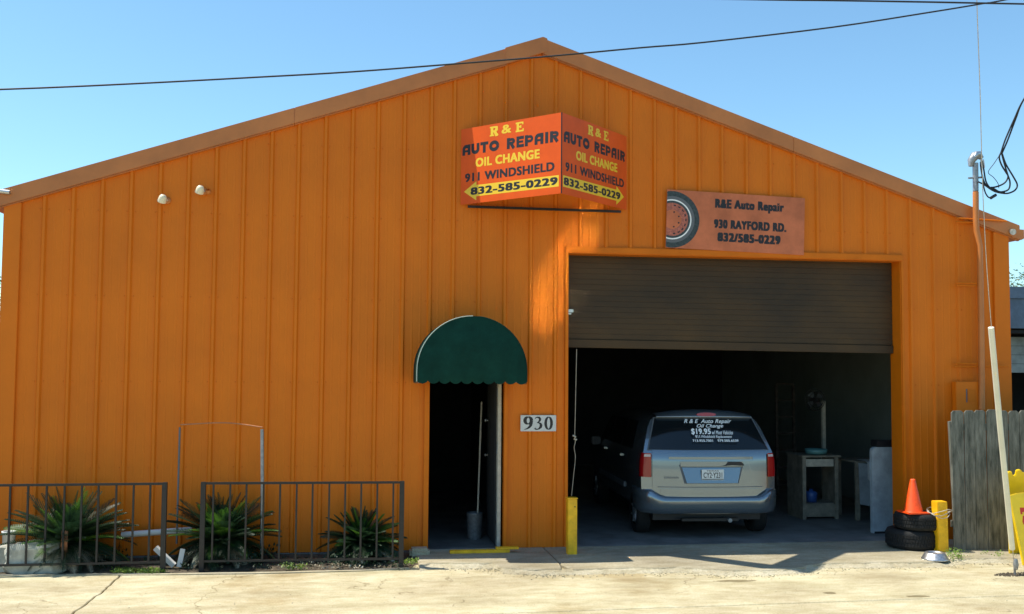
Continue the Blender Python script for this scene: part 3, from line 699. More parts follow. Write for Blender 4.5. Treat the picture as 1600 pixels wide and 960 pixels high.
gpts = smooth([at(1581.5, 858, y=anc.y-.06), at(1573, 770, y=anc.y-.3), at(1562, 660, y=anc.y-.56), at(1548.5, 512, y=anc.y-.9)], 6)
B().tube(gpts, [.032]*(len(gpts)), 14).make('guard', PLASTG, gw)
b = B(); b.tube([anc+Vector((0, 0, -.05)), anc+Vector((-.005, 0, .12)), g0+Vector((0, 0, -.02))], .014, 8); b.tube([g0+Vector((.004, 0, -.11)), g0+Vector((0, 0, -.05)), g0+Vector((0, 0, .02))], [.018, .034, .02], 10); b.make('anchor_rod', STEEL, gw)
b = B(); rnd = random.Random(9)
for i in range(420):
    a = rnd.uniform(0, 6.28); r = math.sqrt(rnd.random()); pebble(b, anc.x+.12+r*.38*math.cos(a), anc.y+.02+r*.10*math.sin(a), .002, rnd.uniform(.006, .02), rnd)
tag(b.make('dirt_rubble', SOIL), kind='stuff')

# ------------------------------------------------------------ railings
def railing(xs0, xs1, us, label, x_left_post=None, y0=None, y1=None):
    t = thing('metal_railing', label, 'railing', (0, 0, 0), 'railings in front of the planting bed')
    def Y(x): return y0+(y1-y0)*(x-xs0)/(xs1-xs0)
    zt0 = 1.03
    def ztop(x): return zt0
    b = B(); b.add([(xs0, Y(xs0)-.018, zt0), (xs1, Y(xs1)-.018, zt0), (xs1, Y(xs1)+.018, zt0), (xs0, Y(xs0)+.018, zt0), (xs0, Y(xs0)-.018, zt0+.028), (xs1, Y(xs1)-.018, zt0+.028), (xs1, Y(xs1)+.018, zt0+.028), (xs0, Y(xs0)+.018, zt0+.028)],
                   [(0, 3, 2, 1), (4, 5, 6, 7), (0, 1, 5, 4), (1, 2, 6, 5), (2, 3, 7, 6), (3, 0, 4, 7)]); b.make('top_rail', BLACKSTEEL, t, .003)
    b = B(); b.add([(xs0, Y(xs0)-.014, .105), (xs1, Y(xs1)-.014, .105), (xs1, Y(xs1)+.014, .105), (xs0, Y(xs0)+.014, .105), (xs0, Y(xs0)-.014, .13), (xs1, Y(xs1)-.014, .13), (xs1, Y(xs1)+.014, .13), (xs0, Y(xs0)+.014, .13)],
                   [(0, 3, 2, 1), (4, 5, 6, 7), (0, 1, 5, 4), (1, 2, 6, 5), (2, 3, 7, 6), (3, 0, 4, 7)]); b.make('bottom_rail', BLACKSTEEL, t)
    for u in us:
        x = at(u, 800, y=(y0+y1)/2).x; boxo('baluster', BLACKSTEEL, x-.011, x+.011, Y(x)-.011, Y(x)+.011, .128, zt0+.002, t)
    for x in ((xs0, xs1) if x_left_post is None else (xs1,)):
        boxo('post', BLACKSTEEL, x-.029, x+.029, Y(x)-.029, Y(x)+.029, -.04, zt0+.031, t, .004)
    return t
ry = -.93
def rx(u, y=ry): return at(u, 800, y=y).x
railing(rx(-400), rx(256.5), [-360, -332, -304, -276, -248, -220, -192, -164, -136, -108, -79, -51, -23, 4+11, 43, 72, 100, 127, 153, 181, 208, 234], 'black metal railing at far left, with the larger sago palm and white rocks behind it', 1, -.93, -.93)
railing(rx(317), rx(627), [332, 358.5, 384, 411, 437, 463, 488, 514, 539, 564, 589, 614], 'black metal railing between the two bed corners, left of the entry door', None, -.93, -1.03)

# pipe goal frame behind the railings
pf = thing('pipe_frame', 'grey metal pipe frame standing against the wall behind the railings', 'pipe frame')
B().tube([at(409.5, 671, y=-.55), at(410, 760, y=-.55), at(409, 866, y=-.55)], .022, 10).make('upright', STEEL, pf)
B().tube([at(281, 668, y=-.35), at(279, 740, y=-.37), at(276, 850, y=-.4)], .012, 10).make('upright', GREYPL, pf)
B().tube(smooth([at(282, 664, y=-.35), at(340, 661, y=-.42), at(372, 662.5, y=-.46), at(410, 668, y=-.55)]), .008, 8).make('top_wire', TERRA, pf)
bl = at(190, 836, y=-.2); br_ = at(300, 828, y=-.2)
tag(B().tube([bl, br_], .038, 12).make('white_pipe', WHITEP), 'white plastic pipe lying level behind the left railing', 'pipe')
for (ua, va, ub, vb, lb) in ((243, 856, 272, 884, 'pale wooden stake leaning to the left between the railings'), (286, 858, 280, 886, 'short pale wooden stake standing upright between the railings')):
    a = at(ua, va, y=-.75); c = at(ub, vb, y=-.78); tag(B().tube([a, c], .04, 4, sm=False).make('wooden_stake', WHITEP), lb, 'stake')

# ------------------------------------------------------------ sago palms
def frond_mesh(L, droop, seed, nm):
    rnd = random.Random(seed); b = B(); n = 30; LL = .18+.11*L
    def P(t): return Vector((L*t*(1-.12*t*droop), 0, L*(.10*t-.42*droop*t*t)))
    pts = [P(i/8) for i in range(9)]; b.tube(pts, [.009*(1-.8*i/8)+.0015 for i in range(9)], 4, False)
    for i in range(n):
        t = .13+.87*i/(n-1); p = P(t); tan = (P(min(1, t+.02))-P(t-.02)).normalized()
        ln = LL*math.sin(math.pi*min(1, .18+.80*t))**.6*(1.0-.35*t)*rnd.uniform(.9, 1.1)
        for s in (-1, 1):
            d = (tan*(.30+.6*t)+Vector((0, s, 0))*1.0+Vector((0, 0, .22))).normalized()
            wv = tan*.0085; e = p+d*ln+Vector((0, 0, -.02*droop)); m = p+d*ln*.5+Vector((0, 0, .012))
            b.add([p-wv, p+wv, m+wv*.9, m-wv*.9, e], [(0, 1, 2, 3), (3, 2, 4)])
    return b.mesh(nm)
def cycad(u, yy, rad, label, seed, ztr, fan=34):
    x = at(u, 800, y=yy).x; rnd = random.Random(seed)
    t = thing('sago_palm', label, 'plant', (x, yy, 0), 'sago palms in the planting bed')
    B().lathe([(.07, 0), (.1, .03), (.115, ztr*.6), (.09, ztr), (.03, ztr+.05)], (0, 0, 0), 14).make('trunk', TRUNK, t)
    var = []
    for dr in (.15, .55, 1.0):
        for mt, nm in ((FROND, 'frond'), (FRONDN, 'frond')):
            me = frond_mesh(rad, dr, seed+int(dr*10), 'frond'); me.materials.append(mt); var.append(me)
    for i in range(fan):
        k = i/fan; elev = R(80-98*k+rnd.uniform(-8, 8)); az_ = i*2.39996+rnd.uniform(-.2, .2)
        mi = 0 if k < .33 else (2 if k < .7 else 4)
        fresh_lit = 1 if (rnd.random() < .32 and k < .8 and math.sin(az_) < .1) else 0  # brighter leaves only on the front side, as if lit by the sky
        me = var[mi+fresh_lit]
        if k > .93 and rnd.random() < .7:
            me = me.copy(); me.materials.clear(); me.materials.append(DEADF)
        o = link('frond', me, None, t); s = rnd.uniform(.84, 1.0)*(.90 if k > .3 else .74)
        if abs(math.sin(az_)) > .5 : s *= .74
        o.matrix_local = Matrix.Translation((0, 0, ztr)) @ Matrix.Rotation(az_, 4, 'Z') @ Matrix.Rotation(-elev, 4, 'Y') @ Matrix.Rotation(rnd.uniform(-.4, .4), 4, 'X') @ Matrix.Scale(s, 4)
    return t
cycad(108, -.52, .98, 'large sago palm behind the far left railing, beside the white rocks', 11, .27, 165)
cycad(348, -.50, .88, 'sago palm in the middle of the bed, behind the corner of the second railing', 23, .27, 150)
cycad(566, -.50, .68, 'smallest sago palm, nearest the entry door', 37, .20, 120)

# rocks
def rock(u, v0, v1, wpx, yy, label, seed, flat=1.):
    a = at(u, v1, y=yy); top = at(u, v0, y=yy); h = top.z; ww = wpx/115.
    bm = bmesh.new(); bmesh.ops.create_icosphere(bm, subdivisions=3, radius=1)
    for v in bm.verts:
        n_ = noise.noise(v.co*1.1+Vector((seed*7.1, 0, 0)))*.35+noise.noise(v.co*3+Vector((seed, 3, 0)))*.10
        q = v.co*(1+n_); q = Vector((max(-.8, min(.8, q.x)), max(-.75, min(.75, q.y)), max(-.7, min(.78, q.z))))
        v.co = Vector((q.x*ww*.62, q.y*ww*.4*flat, (q.z+.6)*h/1.35))
    me = bpy.data.meshes.new('rock'); bm.to_mesh(me); bm.free()
    o = link('rock', me, ROCK); o.location = (a.x, yy, 0); tag(o, label, 'rock', 'pale rocks in the bed')
rock(58, 846, 887, 86, -.66, 'large pale limestone rock under the big sago palm', 1)
rock(4, 853, 888, 30, -.72, 'small bright pale rock at the far left edge of the bed', 2)
rock(222, 868, 888, 0.1, -.6, 'tiny rock', 3) if False else None
p = thing('plant_pot', 'white plastic pot behind the pale rocks at far left', 'pot', at(13, 870, y=-.45)*1)
p.location.z = 0
z0 = at(13, 853, y=-.45).z; z1 = at(13, 830, y=-.45).z
B().lathe([(.06, .0), (.075, z1-.02), (.085, z1-.02), (.085, z1), (.07, z1), (.065, z1-.05)], (0, 0, 0), 20, cap=False).make('pot', WHITEP, p)
a = at(101, 830, y=-.78); c = at(103, 856, y=-.78); tag(B().box(a.x-.035, a.x+.035, -.79, -.76, 0, a.z).make('terracotta_shard', TERRA), 'upright terracotta shard in front of the big sago palm', 'shard')

# weeds (stuff)
def leafy(name, pts, m, seed):
    rnd = random.Random(seed); b = B()
    for (x, y, z, n, s, h) in pts:
        for i in range(n):
            a = rnd.uniform(0, 6.28); l = rnd.uniform(.5, 1.2)*s; el_ = rnd.uniform(.2, 1.3)
            px_, py_ = x+rnd.gauss(0, s*.9), y+rnd.gauss(0, s*.5); pz = z+rnd.random()*h
            d = Vector((math.cos(a)*math.cos(el_), math.sin(a)*math.cos(el_), math.sin(el_)))
            sd_ = Vector((-math.sin(a), math.cos(a), 0))*l*.28; P0 = Vector((px_, py_, pz))
            b.add([P0, P0+d*l*.5+sd_, P0+d*l, P0+d*l*.5-sd_], [(0, 1, 2, 3)])
    return tag(b.make(name, m, fix=False), kind='stuff')
wp = []
rnd = random.Random(5)
for i in range(60):
    q = at(rnd.uniform(180, 256), rnd.uniform(889, 895), z=.02); wp.append((q.x, q.y, 0, 14, .03, .035))
for i in range(16):
    q = at(rnd.uniform(440, 475), rnd.uniform(884, 892), z=.0); wp.append((q.x, q.y, 0, 12, .035, .04))
for i in range(10):
    q = at(rnd.uniform(630, 650), rnd.uniform(880, 888), z=.0); wp.append((q.x, q.y, .03, 12, .035, .05))
for i in range(26):
    q = at(rnd.uniform(1482, 1505), rnd.uniform(866, 876), z=.04); wp.append((q.x, q.y, .03, 10, .03, .10))
for i in range(12):
    q = at(rnd.uniform(1505, 1600), rnd.uniform(866, 872), z=.04); wp.append((q.x, q.y, .03, 8, .03, .06))
leafy('bright_weeds', wp, WEED, 1)
wp = []
for i in range(200):
    q = at(rnd.uniform(-20, 640), rnd.uniform(878, 892), z=0); wp.append((q.x, q.y, 0, 9, .035, .07))
for i in range(150):
    q = at(rnd.choice([rnd.uniform(60, 200), rnd.uniform(290, 430), rnd.uniform(510, 625)]), rnd.uniform(868, 888), z=0); wp.append((q.x, q.y, 0, 10, .05, .16))
leafy('dark_weeds', wp, FROND, 2)
wp = []
for i in range(70):
    q = at(rnd.choice([rnd.uniform(420, 600), rnd.uniform(0, 110)]), rnd.uniform(882, 892), z=0); wp.append((q.x, q.y, 0, 6, .03, .03))
leafy('leaf_litter', wp, DEADF, 3)

# ------------------------------------------------------------ bollards, board, tyres, cone, bowl
t = thing('yellow_bollard', 'yellow square steel bollard at the left side of the roller door', 'bollard', (0, 0, 0), 'yellow door bollards')
q = at(894.5, 872, y=-.6); ztp = at(895, 780, y=-.6).z
boxo('post', YELLOW, q.x-.062, q.x+.062, -.6, -.48, 0, ztp, t, .008)
boxo('cap', YELLOW, q.x-.068, q.x+.068, -.606, -.474, ztp+.001, ztp+.012, t)
B().lathe([(.008, 0), (.008, -.01)], (q.x+.03, -.602, ztp-.1), 8, False, 'y').make('bolt', BLACKSTEEL, t)
t = thing('yellow_bollard', 'leaning yellow steel bollard with wire round it, between the tyres and the fence', 'bollard', (0, 0, 0), 'yellow door bollards')
q = at(1470, 865, y=-.9); q2 = at(1467.5, 783, y=-.9)
b = B(); s_ = .075
b.add([(q.x-s_, -.9-s_, 0), (q.x+s_, -.9-s_, 0), (q.x+s_, -.9+s_, 0), (q.x-s_, -.9+s_, 0), (q2.x-s_, -.9-s_, q2.z), (q2.x+s_, -.9-s_, q2.z), (q2.x+s_, -.9+s_, q2.z), (q2.x-s_, -.9+s_, q2.z)],
      [(0, 3, 2, 1), (4, 5, 6, 7), (0, 1, 5, 4), (1, 2, 6, 5), (2, 3, 7, 6), (3, 0, 4, 7)]); b.make('post', YELLOW, t, .008)
b = B(); zc = at(1468, 805, y=-.9).z
for k in range(3):
    b.tube([(q2.x+(.13+.02*k)*math.cos(a_/10*6.283), -.9+.13*math.sin(a_/10*6.283), zc+.03*k+.03*math.cos(a_*1.3+k)) for a_ in range(11)], .005, 5)
b.make('wire', CREAM, t)
tb = thing('parking_timber', 'yellow painted timber lying on the step before the entry door', 'timber')
a = at(703, 866, z=.045); c = at(812, 865, z=.045)
b = B().box(a.x, c.x-.12, a.y, a.y+.09, .046, .085); b.make('board', YELLOW, tb, .006)
b = B().box(c.x-.3, c.x, a.y+.0, a.y+.1, .0865, .115); b.make('board', YELLOW, tb, .006)
boxo('stone_block', LIP, *(lambda p: (p.x-.13, p.x+.13))(at(655, 870, z=0)), -.42, -.2, 0, .12, None, .03)
tag(bpy.data.objects['stone_block'], 'grey concrete block at the left foot of the entry door', 'block')
def tyre(cx, cy, z, ro, wd, label, seed):
    t = thing('tyre', label, 'tyre', (cx, cy, z), 'stacked tyres')
    ri = ro*.6; p = [(ri, wd*.2), (ri*1.05, wd*.06), (ro*.82, 0), (ro*.95, wd*.06), (ro, wd*.2), (ro, wd*.8), (ro*.95, wd*.94), (ro*.82, wd), (ri*1.05, wd*.94), (ri, wd*.8), (ri, wd*.2)]
    B().lathe(p, n=40, cap=False).make('carcass', RUBBER, t)
    b = B()
    for k in range(56):
        a = 2*math.pi*k/56
        for z_ in (.2, .42, .62):
            c_, s_ = math.cos(a+z_*.2), math.sin(a+z_*.2); tx, ty = -s_, c_
            w2 = ro*.045; r0, r1 = ro-.004, ro+.008
            vs_ = [(c_*r0-tx*w2, s_*r0-ty*w2, wd*z_), (c_*r1-tx*w2, s_*r1-ty*w2, wd*z_), (c_*r1+tx*w2, s_*r1+ty*w2, wd*z_), (c_*r0+tx*w2, s_*r0+ty*w2, wd*z_)]
            vs_ += [(x, y, z2+wd*.15) for x, y, z2 in vs_]
            b.add(vs_, [(1, 2, 6, 5), (0, 1, 5, 4), (2, 3, 7, 6), (4, 5, 6, 7), (3, 2, 1, 0)])
    tag(b.make('tread', RUBBER, t), kind='stuff')
tcx = at(1427, 850, y=-.6).x
z1 = at(1427, 838, y=-.9).z; z2 = at(1429, 808, y=-.85).z
tyre(tcx+.0, -.58, .043, .345, .265, 'larger black tyre lying flat at the bottom of the stack', 1)
tyre(tcx+.03, -.66, .31, .30, .225, 'smaller black tyre on top of the stack, under the traffic cone', 2)
cn = thing('traffic_cone', 'bright orange traffic cone standing on the stacked tyres', 'cone', (at(1427, 800, y=-.76).x, -.76, .537))
ch = at(1427, 747, y=-.62).z-.537
B().box(-.16, .16, -.16, .16, 0, .022).make('base', CONE, cn, .006)
B().lathe([(.128, .022), (.118, .04), (.035, ch-.01), (.03, ch), (.022, ch), (.022, ch-.05)], n=28, cap=False).make('body', CONE, cn)
bw = thing('metal_bowl', 'shiny silver metal bowl upside down on the concrete beside the leaning bollard', 'bowl', at(1461, 874, z=.045))
B().lathe([(.168, .0), (.172, .008), (.160, .018), (.125, .082), (.11, .09), (.095, .086), (.09, .07), (.001, .07)], n=36, cap=False).make('bowl', GALV, bw)

# ------------------------------------------------------------ picket fence
fe = thing('picket_fence', 'weathered grey dog eared wooden fence beside the right corner of the building', 'fence')
fy = -.87; uu = [1488, 1507.5, 1524.5, 1542.5, 1560.5, 1577.5, 1594.5]; xs = [at(u, 760, y=fy).x for u in uu]
dx = xs[-1]-xs[-2]
while xs[-1] < 19: xs.append(xs[-1]+dx)
rnd = random.Random(4)
for i, (xa, xb) in enumerate(zip(xs, xs[1:])):
    zt_ = at(1500, 641, y=fy).z+rnd.uniform(-.012, .008); g_ = rnd.uniform(.004, .011); cc = .03; ln = rnd.uniform(-.006, .006); w0 = rnd.uniform(0, .01)
    yo = fy+rnd.uniform(-.008, .004)
    poly = [(xa+g_/2, -.03+w0), (xb-g_/2, -.03+w0), (xb-g_/2+ln, zt_-cc), (xb-g_/2-cc+ln, zt_), (xa+g_/2+cc+ln, zt_), (xa+g_/2+ln, zt_-cc)]
    B().prism(poly, (0, 0, 0), (1, 0, 0), (0, 0, 1), (0, 1, 0), yo, yo+.016).make('picket', WOODG, fe, bevel=.002, seg=1)
for z in (.35, 1.65): boxo('fence_rail', WOODG, xs[0], xs[-1], fy+.02, fy+.058, z, z+.09, fe)
a = at(1481.5, 659, y=fy+.03); c = at(1491, 818, y=fy+.03)
b = B(); b.add([(a.x, fy+.0, a.z), (a.x+.055, fy+.0, a.z+.01), (c.x+.03, fy+.0, c.z), (c.x-.01, fy+.0, c.z), (a.x, fy+.045, a.z), (a.x+.055, fy+.045, a.z+.01), (c.x+.03, fy+.045, c.z), (c.x-.01, fy+.045, c.z)], [(0, 3, 2, 1), (4, 5, 6, 7), (0, 1, 5, 4), (1, 2, 6, 5), (2, 3, 7, 6), (3, 0, 4, 7)])
b.make('end_post', WOODG, fe)

# ------------------------------------------------------------ yellow A-frame sign
af = thing('sandwich_board', 'bright yellow plastic sandwich board with red lettering at the right edge, before the fence', 'sandwich board')
y_ = -1.75
f0 = at(1598, 881, y=y_-.05); f1 = at(1575, 772, y=y_+.12)
def leafp(name, bx, by, bz, tx, ty, tz, W, m, notch):
    O = Vector((bx, by, bz)); Vv = Vector((tx-bx, ty-by, tz-bz)); Hh = Vv.length; Vv.normalize(); Uu = Vector((1, 0, 0)); Uu = (Uu-Vv*Uu.dot(Vv)).normalized(); Nn = Uu.cross(Vv)
    if notch: poly = [(0, 0), (W, 0), (W, Hh-.02), (W-.02, Hh), (W-.2, Hh), (W-.24, Hh-.06), (.24, Hh-.06), (.19, Hh), (.14, Hh), (.12, Hh-.07), (.085, Hh-.07), (.07, Hh-.005), (.02, Hh), (0, Hh-.02)]
    else: poly = [(0, 0), (.1, 0), (.12, .05), (W-.12, .05), (W-.1, 0), (W, 0), (W-.02, Hh-.05), (W-.1, Hh), (.12, Hh), (.06, Hh-.01), (.0, Hh-.02)]
    o = B().prism(poly, O, Uu, Vv, Nn, -.018, .018).make(name, m, af, bevel=.008)
    return o, O, Uu, Vv, Nn
leafp('rear_leaf', at(1574, 800, y=y_+.62).x, y_+.6, .0, at(1570, 737, y=y_+.35).x, y_+.32, at(1570, 737, y=y_+.35).z, .62, YELPL, True)
o, O, Uu, Vv, Nn = leafp('front_leaf', f0.x, f0.y, .01, f1.x, f1.y, f1.z, .62, YELPL, False)
b = B()
hh = (Vector((f1.x, f1.y, f1.z))-O).length
strokes('lettering', REDPR, [([(.12, hh*.70), (.12, hh*.76), (.3, hh*.76)], .032), ([(.12, hh*.58), (.14, hh*.65), (.3, hh*.65)], .032), ([(.12, hh*.58), (.15, hh*.545), (.3, hh*.545)], .032)], O, Uu, Vv, Nn, o, .0185)

# ------------------------------------------------------------ rope in the garage doorway
rope = [(901, 546), (900, 590), (899, 640), (898, 680), (899, 690), (897, 700), (899, 715), (896, 745), (893, 775)]
rp = thing('door_rope', 'thin pale pull rope with a knot hanging from the roller door above the left bollard', 'rope')
B().tube(smooth([at(u, v, y=.12) for u, v in rope], 4), .0045, 6).make('cord', CREAM, rp)
q = at(898, 684, y=.115); b = B(); b.tube([q+Vector((-.03, 0, .03)), q+Vector((.01, -.01, .01)), q+Vector((-.01, 0, -.02)), q+Vector((.03, 0, -.03))], .013, 6); b.make('knot', CREAM, rp)

# ------------------------------------------------------------ minivan
van = thing('minivan', 'silver minivan seen from behind, parked inside the garage with white lettering on its rear window', 'minivan', (9.83, .33, .03), None, R(-3))
# half profile, bottom to top: (x, z)
prof = [(.86, .36), (.95, .40), (.98, .52), (.99, .72), (.995, .95), (.985, 1.12), (.955, 1.24), (.90, 1.42), (.845, 1.58), (.79, 1.68), (.68, 1.735), (.45, 1.762), (.2, 1.772), (0, 1.775)]
def yrear(z): return .10+.02*max(0, z-.5) if z < 1.22 else .115+(z-1.22)*.72
def ycurve(x, z): return .13*abs(x/1.0)**3.2+.03*abs(x)**2
stn = [0, .25, .6, 1.0, 1.5, 2.2, 3.0, 3.4, 3.8, 4.2, 4.6, 4.8]
def sect(i, y):
    out = []
    for x, z in prof:
        zz_, xx_ = z, x
        if y > 3.3 and z > 1.1:        # windscreen and bonnet drop
            k = min(1, (y-3.3)/.9); zz_ = 1.1+(z-1.1)*(1-k)+.0; zz_ = max(1.0-(y-4.2)*.25 if y > 4.2 else 1.08, zz_)
        if y > 4.3: xx_ = x*(1-.25*((y-4.3)/.5)**2); zz_ = min(zz_, 1.02-(y-4.3)*.5) if zz_ > .8 else zz_
        if i == 0: yy_ = yrear(z)+ycurve(x, z)
        else: yy_ = max(y, yrear(z)+ycurve(x, z)+.05*i)
        out.append((xx_, yy_, zz_))
    return out
b = B(); rows = []
for i, y in enumerate(stn):
    s_ = sect(i, y); rows.append([(-x, yy, z) for x, yy, z in s_]+[(x, yy, z) for x, yy, z in s_[::-1]][1:])
b.grid(rows)
# rear face
rz = [.36, .40, .52, .72, .95, 1.12, 1.24, 1.42, 1.58, 1.68, 1.735]
def halfw(z):
    for (x0, z0), (x1, z1) in zip(prof, prof[1:]):
        if z0 <= z <= z1: return x0+(x1-x0)*(z-z0)/(z1-z0)
    return .3
def rearP(x, z, off=0): return (x, yrear(z)+ycurve(x, z)-off, z)
P = []
for z in rz: P.append([rearP(halfw(z)*t/8, z) for t in range(-8, 9)])
P.append([rearP(.45*t/8, 1.762) for t in range(-8, 9)]); P.append([rearP(.2*t/8, 1.772) for t in range(-8, 9)])
b.grid(P)
b.make('body', VANP, van, fix=True)
def patch(name, m, zs, wf, off, parent, thick=.012, nx=12, x0f=None):
    """patch following the rear face, with a rim so that it has thickness"""
    g = B(); rows = []
    for z in zs:
        of = off(z) if callable(off) else off
        w1 = wf(z); w0 = -w1 if x0f is None else x0f(z)
        rows.append([rearP(w0+(w1-w0)*t/nx, z, of) for t in range(nx+1)])
    g.grid(rows)
    ring = [rows[0][j] for j in range(nx+1)]+[rows[i][nx] for i in range(1, len(rows))]+[rows[-1][j] for j in range(nx-1, -1, -1)]+[rows[i][0] for i in range(len(rows)-2, 0, -1)]
    n_ = len(ring); g.add(ring+[(x, y+thick+(.03 if callable(off) else off), z) for x, y, z in ring], [(i, (i+1) % n_, n_+(i+1) % n_, n_+i) for i in range(n_)])
    return g.make(name, m, parent)
def lin(z, a, c, wa, wc): return wa+(wc-wa)*(z-a)/(c-a)
gate = patch('liftgate', VANP, [.60, .615, .64, .70, .74, .78, .84, .95, 1.1, 1.235, 1.262], lambda z: min(.845, .66+(z-.6)*1.7), .022, van)
win = patch('rear_window', VANG, [1.27, 1.35, 1.45, 1.55, 1.65, 1.70], lambda z: lin(z, 1.27, 1.70, .885, .735), .016, van)
patch('window_seal', GREYPL, [1.255, 1.35, 1.5, 1.65, 1.715], lambda z: lin(z, 1.255, 1.715, .905, .75), .008, van)
# spoiler with brake light
b = B(); 
sprow = []
for t in range(-10, 11):
    x = .72*t/10; y = yrear(1.74)+ycurve(x, 1.7)
    k_ = abs(t/10)**2.4; sprow.append([(x, y-.05, 1.712), (x, y-.085, 1.722), (x, y-.075, 1.742-.01*k_), (x, y-.03, 1.80-.055*k_), (x, y+.14, 1.83-.06*k_)])
b.grid(sprow); b.make('spoiler', VANP, van, fix=False)
bl_ = [rearP(x, 1.745, .10) for x in (-.145, 0, .145)]
b = B(); el2 = [(.15*math.cos(R(a)), .030*math.sin(R(a))) for a in range(0, 360, 15)]
b.prism([(x, z) for x, z in el2], (0.02, yrear(1.745)-.055, 1.762), (1, 0, 0), (0, .1, 1), (0, -1, 0), -.05, .025); b.make('brake_light', REDLAMP, van, bevel=.004)
# crease moulding and gate details
for z, m_, hgt in ((.735, GREYPL, .010),):
    patch('gate_groove', m_, [z, z+hgt], lambda z_: .775, .0245, gate, nx=16)
patch('gate_moulding', VANP, [.655, .675, .70, .715], lambda z_: .74, .034, gate, nx=16)
patch('gate_crease', VANP, [1.135, 1.15, 1.17], lambda z_: .62, .030, gate, nx=16)
# plate recess
def trap(z): return lin(z, .79, 1.06, .40, .475)
patch('plate_recess', GREYPL, [.79, .82, .9, 1.0, 1.06], trap, .0236, gate)
patch('recess_panel', VANP, [.80, .84, .92, 1.02], lambda z: trap(z)-.03, lambda z: .026+(1.02-z)*.17, gate)
patch('handle_bar', VANP, [1.035, 1.05, 1.07, 1.095, 1.105], lambda z: .46, .05, gate)
b = B(); b.prism([(.13, 1.04), (.2, 1.06), (.235, 1.105), (.43, 1.10), (.465, 1.07), (.46, 1.045), (.3, 1.055), (.2, 1.045)], (0, yrear(1.05)-.052, 0), (1, 0, 0), (0, 0, 1), (0, -1, 0), 0, .004); b.make('broken_handle', BLACKP, gate)
pp = boxo('licence_plate', PLATE, -.16, .165, yrear(.9)-.068, yrear(.9)-.060, .845, .995, gate, .003)
text('CY2·Y231', BLACKP, (0, yrear(.9)-.068, 0), (1, 0, 0), (0, 0, 1), (0, -1, 0), -.135, .14, .875, .955, pp, .02, lift=.001)
text('TEXAS', BLACKP, (0, yrear(.9)-.068, 0), (1, 0, 0), (0, 0, 1), (0, -1, 0), -.09, .09, .966, .987, pp, .01, lift=.001)
B().box(-.155, .16, yrear(.9)-.071, yrear(.9)-.0685, .852, .864).make('plate_frame', GREYPL, pp)
# maker lettering faint
text('CARAVAN', GREYPL, (0, yrear(.87)-.022, 0), (1, 0, 0), (0, 0, 1), (0, -1, 0), -.70, -.49, .862, .888, gate, .005, lift=.006)
# window lettering
wy = yrear(1.27)-.016
Vg = Vector((0, .72, 1)).normalized(); kz = 1/Vg.z
def wt(s, x0, x1, z0, z1, bold, shear): text(s, WHITEPR, (0, yrear(1.22)-.016-.036+.0, 1.22), (1, 0, 0), Vg, (0, -1, .72), x0, x1, (z0-1.22)*kz, (z1-1.22)*kz, win, bold, shear, lift=-.012+.014)
wt('R & E  Auto Repair', -.33, .385, 1.62, 1.695, .018, .45)
wt('Oil Change', -.15, .25, 1.56, 1.625, .018, .45)
wt('$19.95', -.25, .045, 1.47, 1.565, .04, .1)
wt('w/ Most Vehicles', .06, .375, 1.48, 1.535, .014, .45)
wt('911', -.20, -.13, 1.43, 1.470, .03, 0)
wt('Windshield Replacement', -.11, .345, 1.42, 1.47, .014, .45)
wt('713.955.7001', -.25, .05, 1.378, 1.412, .03, 0)
wt('979.505.6539', .12, .43, 1.378, 1.412, .03, 0)
# tail lights wrap the corner
for s in (-1, 1):
    g = B(); rows = []
    for z in (.875, .90, .97, 1.05, 1.12, 1.19, 1.215):
        hw = halfw(z); r_ = []
        for t in (0, .25, .5, .75, 1):
            x = .862+(hw-.862)*t; r_.append((s*x, yrear(z)+ycurve(x, z)-.028*(1 if t < 1 else .6), z))
        r_.append((s*(hw+.012), yrear(z)+ycurve(hw, z)+.02, z)); r_.append((s*(hw+.012), yrear(z)+ycurve(hw, z)+.10, z))
        rows.append(r_)
    g.grid(rows); tl = g.make('tail_light', REDLAMP, van, fix=False)
    g = B(); rows = []
    for z in (1.165, 1.18, 1.20):
        hw = halfw(z); rows.append([(s*(.872+(hw-.885)*t), yrear(z)+ycurve(.872+(hw-.885)*t, z)-.032, z) for t in (0, .5, 1)])
    g.grid(rows); g.make('reverse_lens', CLEARLAMP, tl, fix=False)
# bumper
bp = B(); rows = []
for z, o_, wx in ((.345, -.10, .95), (.365, .0, .985), (.44, .035, 1.0), (.53, .05, 1.005), (.575, .05, 1.005), (.60, .02, 1.0), (.61, -.05, .98)):
    r_ = []
    for t in range(-14, 15):
        a = t/14; x = wx*math.sin(a*math.pi/2)**1 if False else wx*(abs(a)**.85)*(1 if a > 0 else -1)
        zz_ = z+(.095*min(1, max(0, (abs(a)-.66)/.2))**1.4*(1 if z > .56 else .55) if z > .5 else 0)
        y = .09-o_+.20*max(0, (abs(a)-.62)/.38)**2.2
        r_.append((x, y, zz_))
    for s in (1,):
        pass
    x1, y1, z1_ = r_[-1]; x0, y0, z0_ = r_[0]
    r_ = [(x0, y0+.55, z0_)]+r_+[(x1, y1+.55, z1_)]
    rows.append(r_)
bp.grid(rows).make('rear_bumper', VANP, van, fix=False)
boxo('tow_bar', BLACKSTEEL, -.42, .42, .16, .24, .245, .285, van, .005)
B().tube([(.28, .12, .26), (.28, .6, .27)], .03, 12).make('exhaust_pipe', STEEL, van)
boxo('underbody', BLACKP, -.80, .80, .35, 4.6, .24, .36, van)
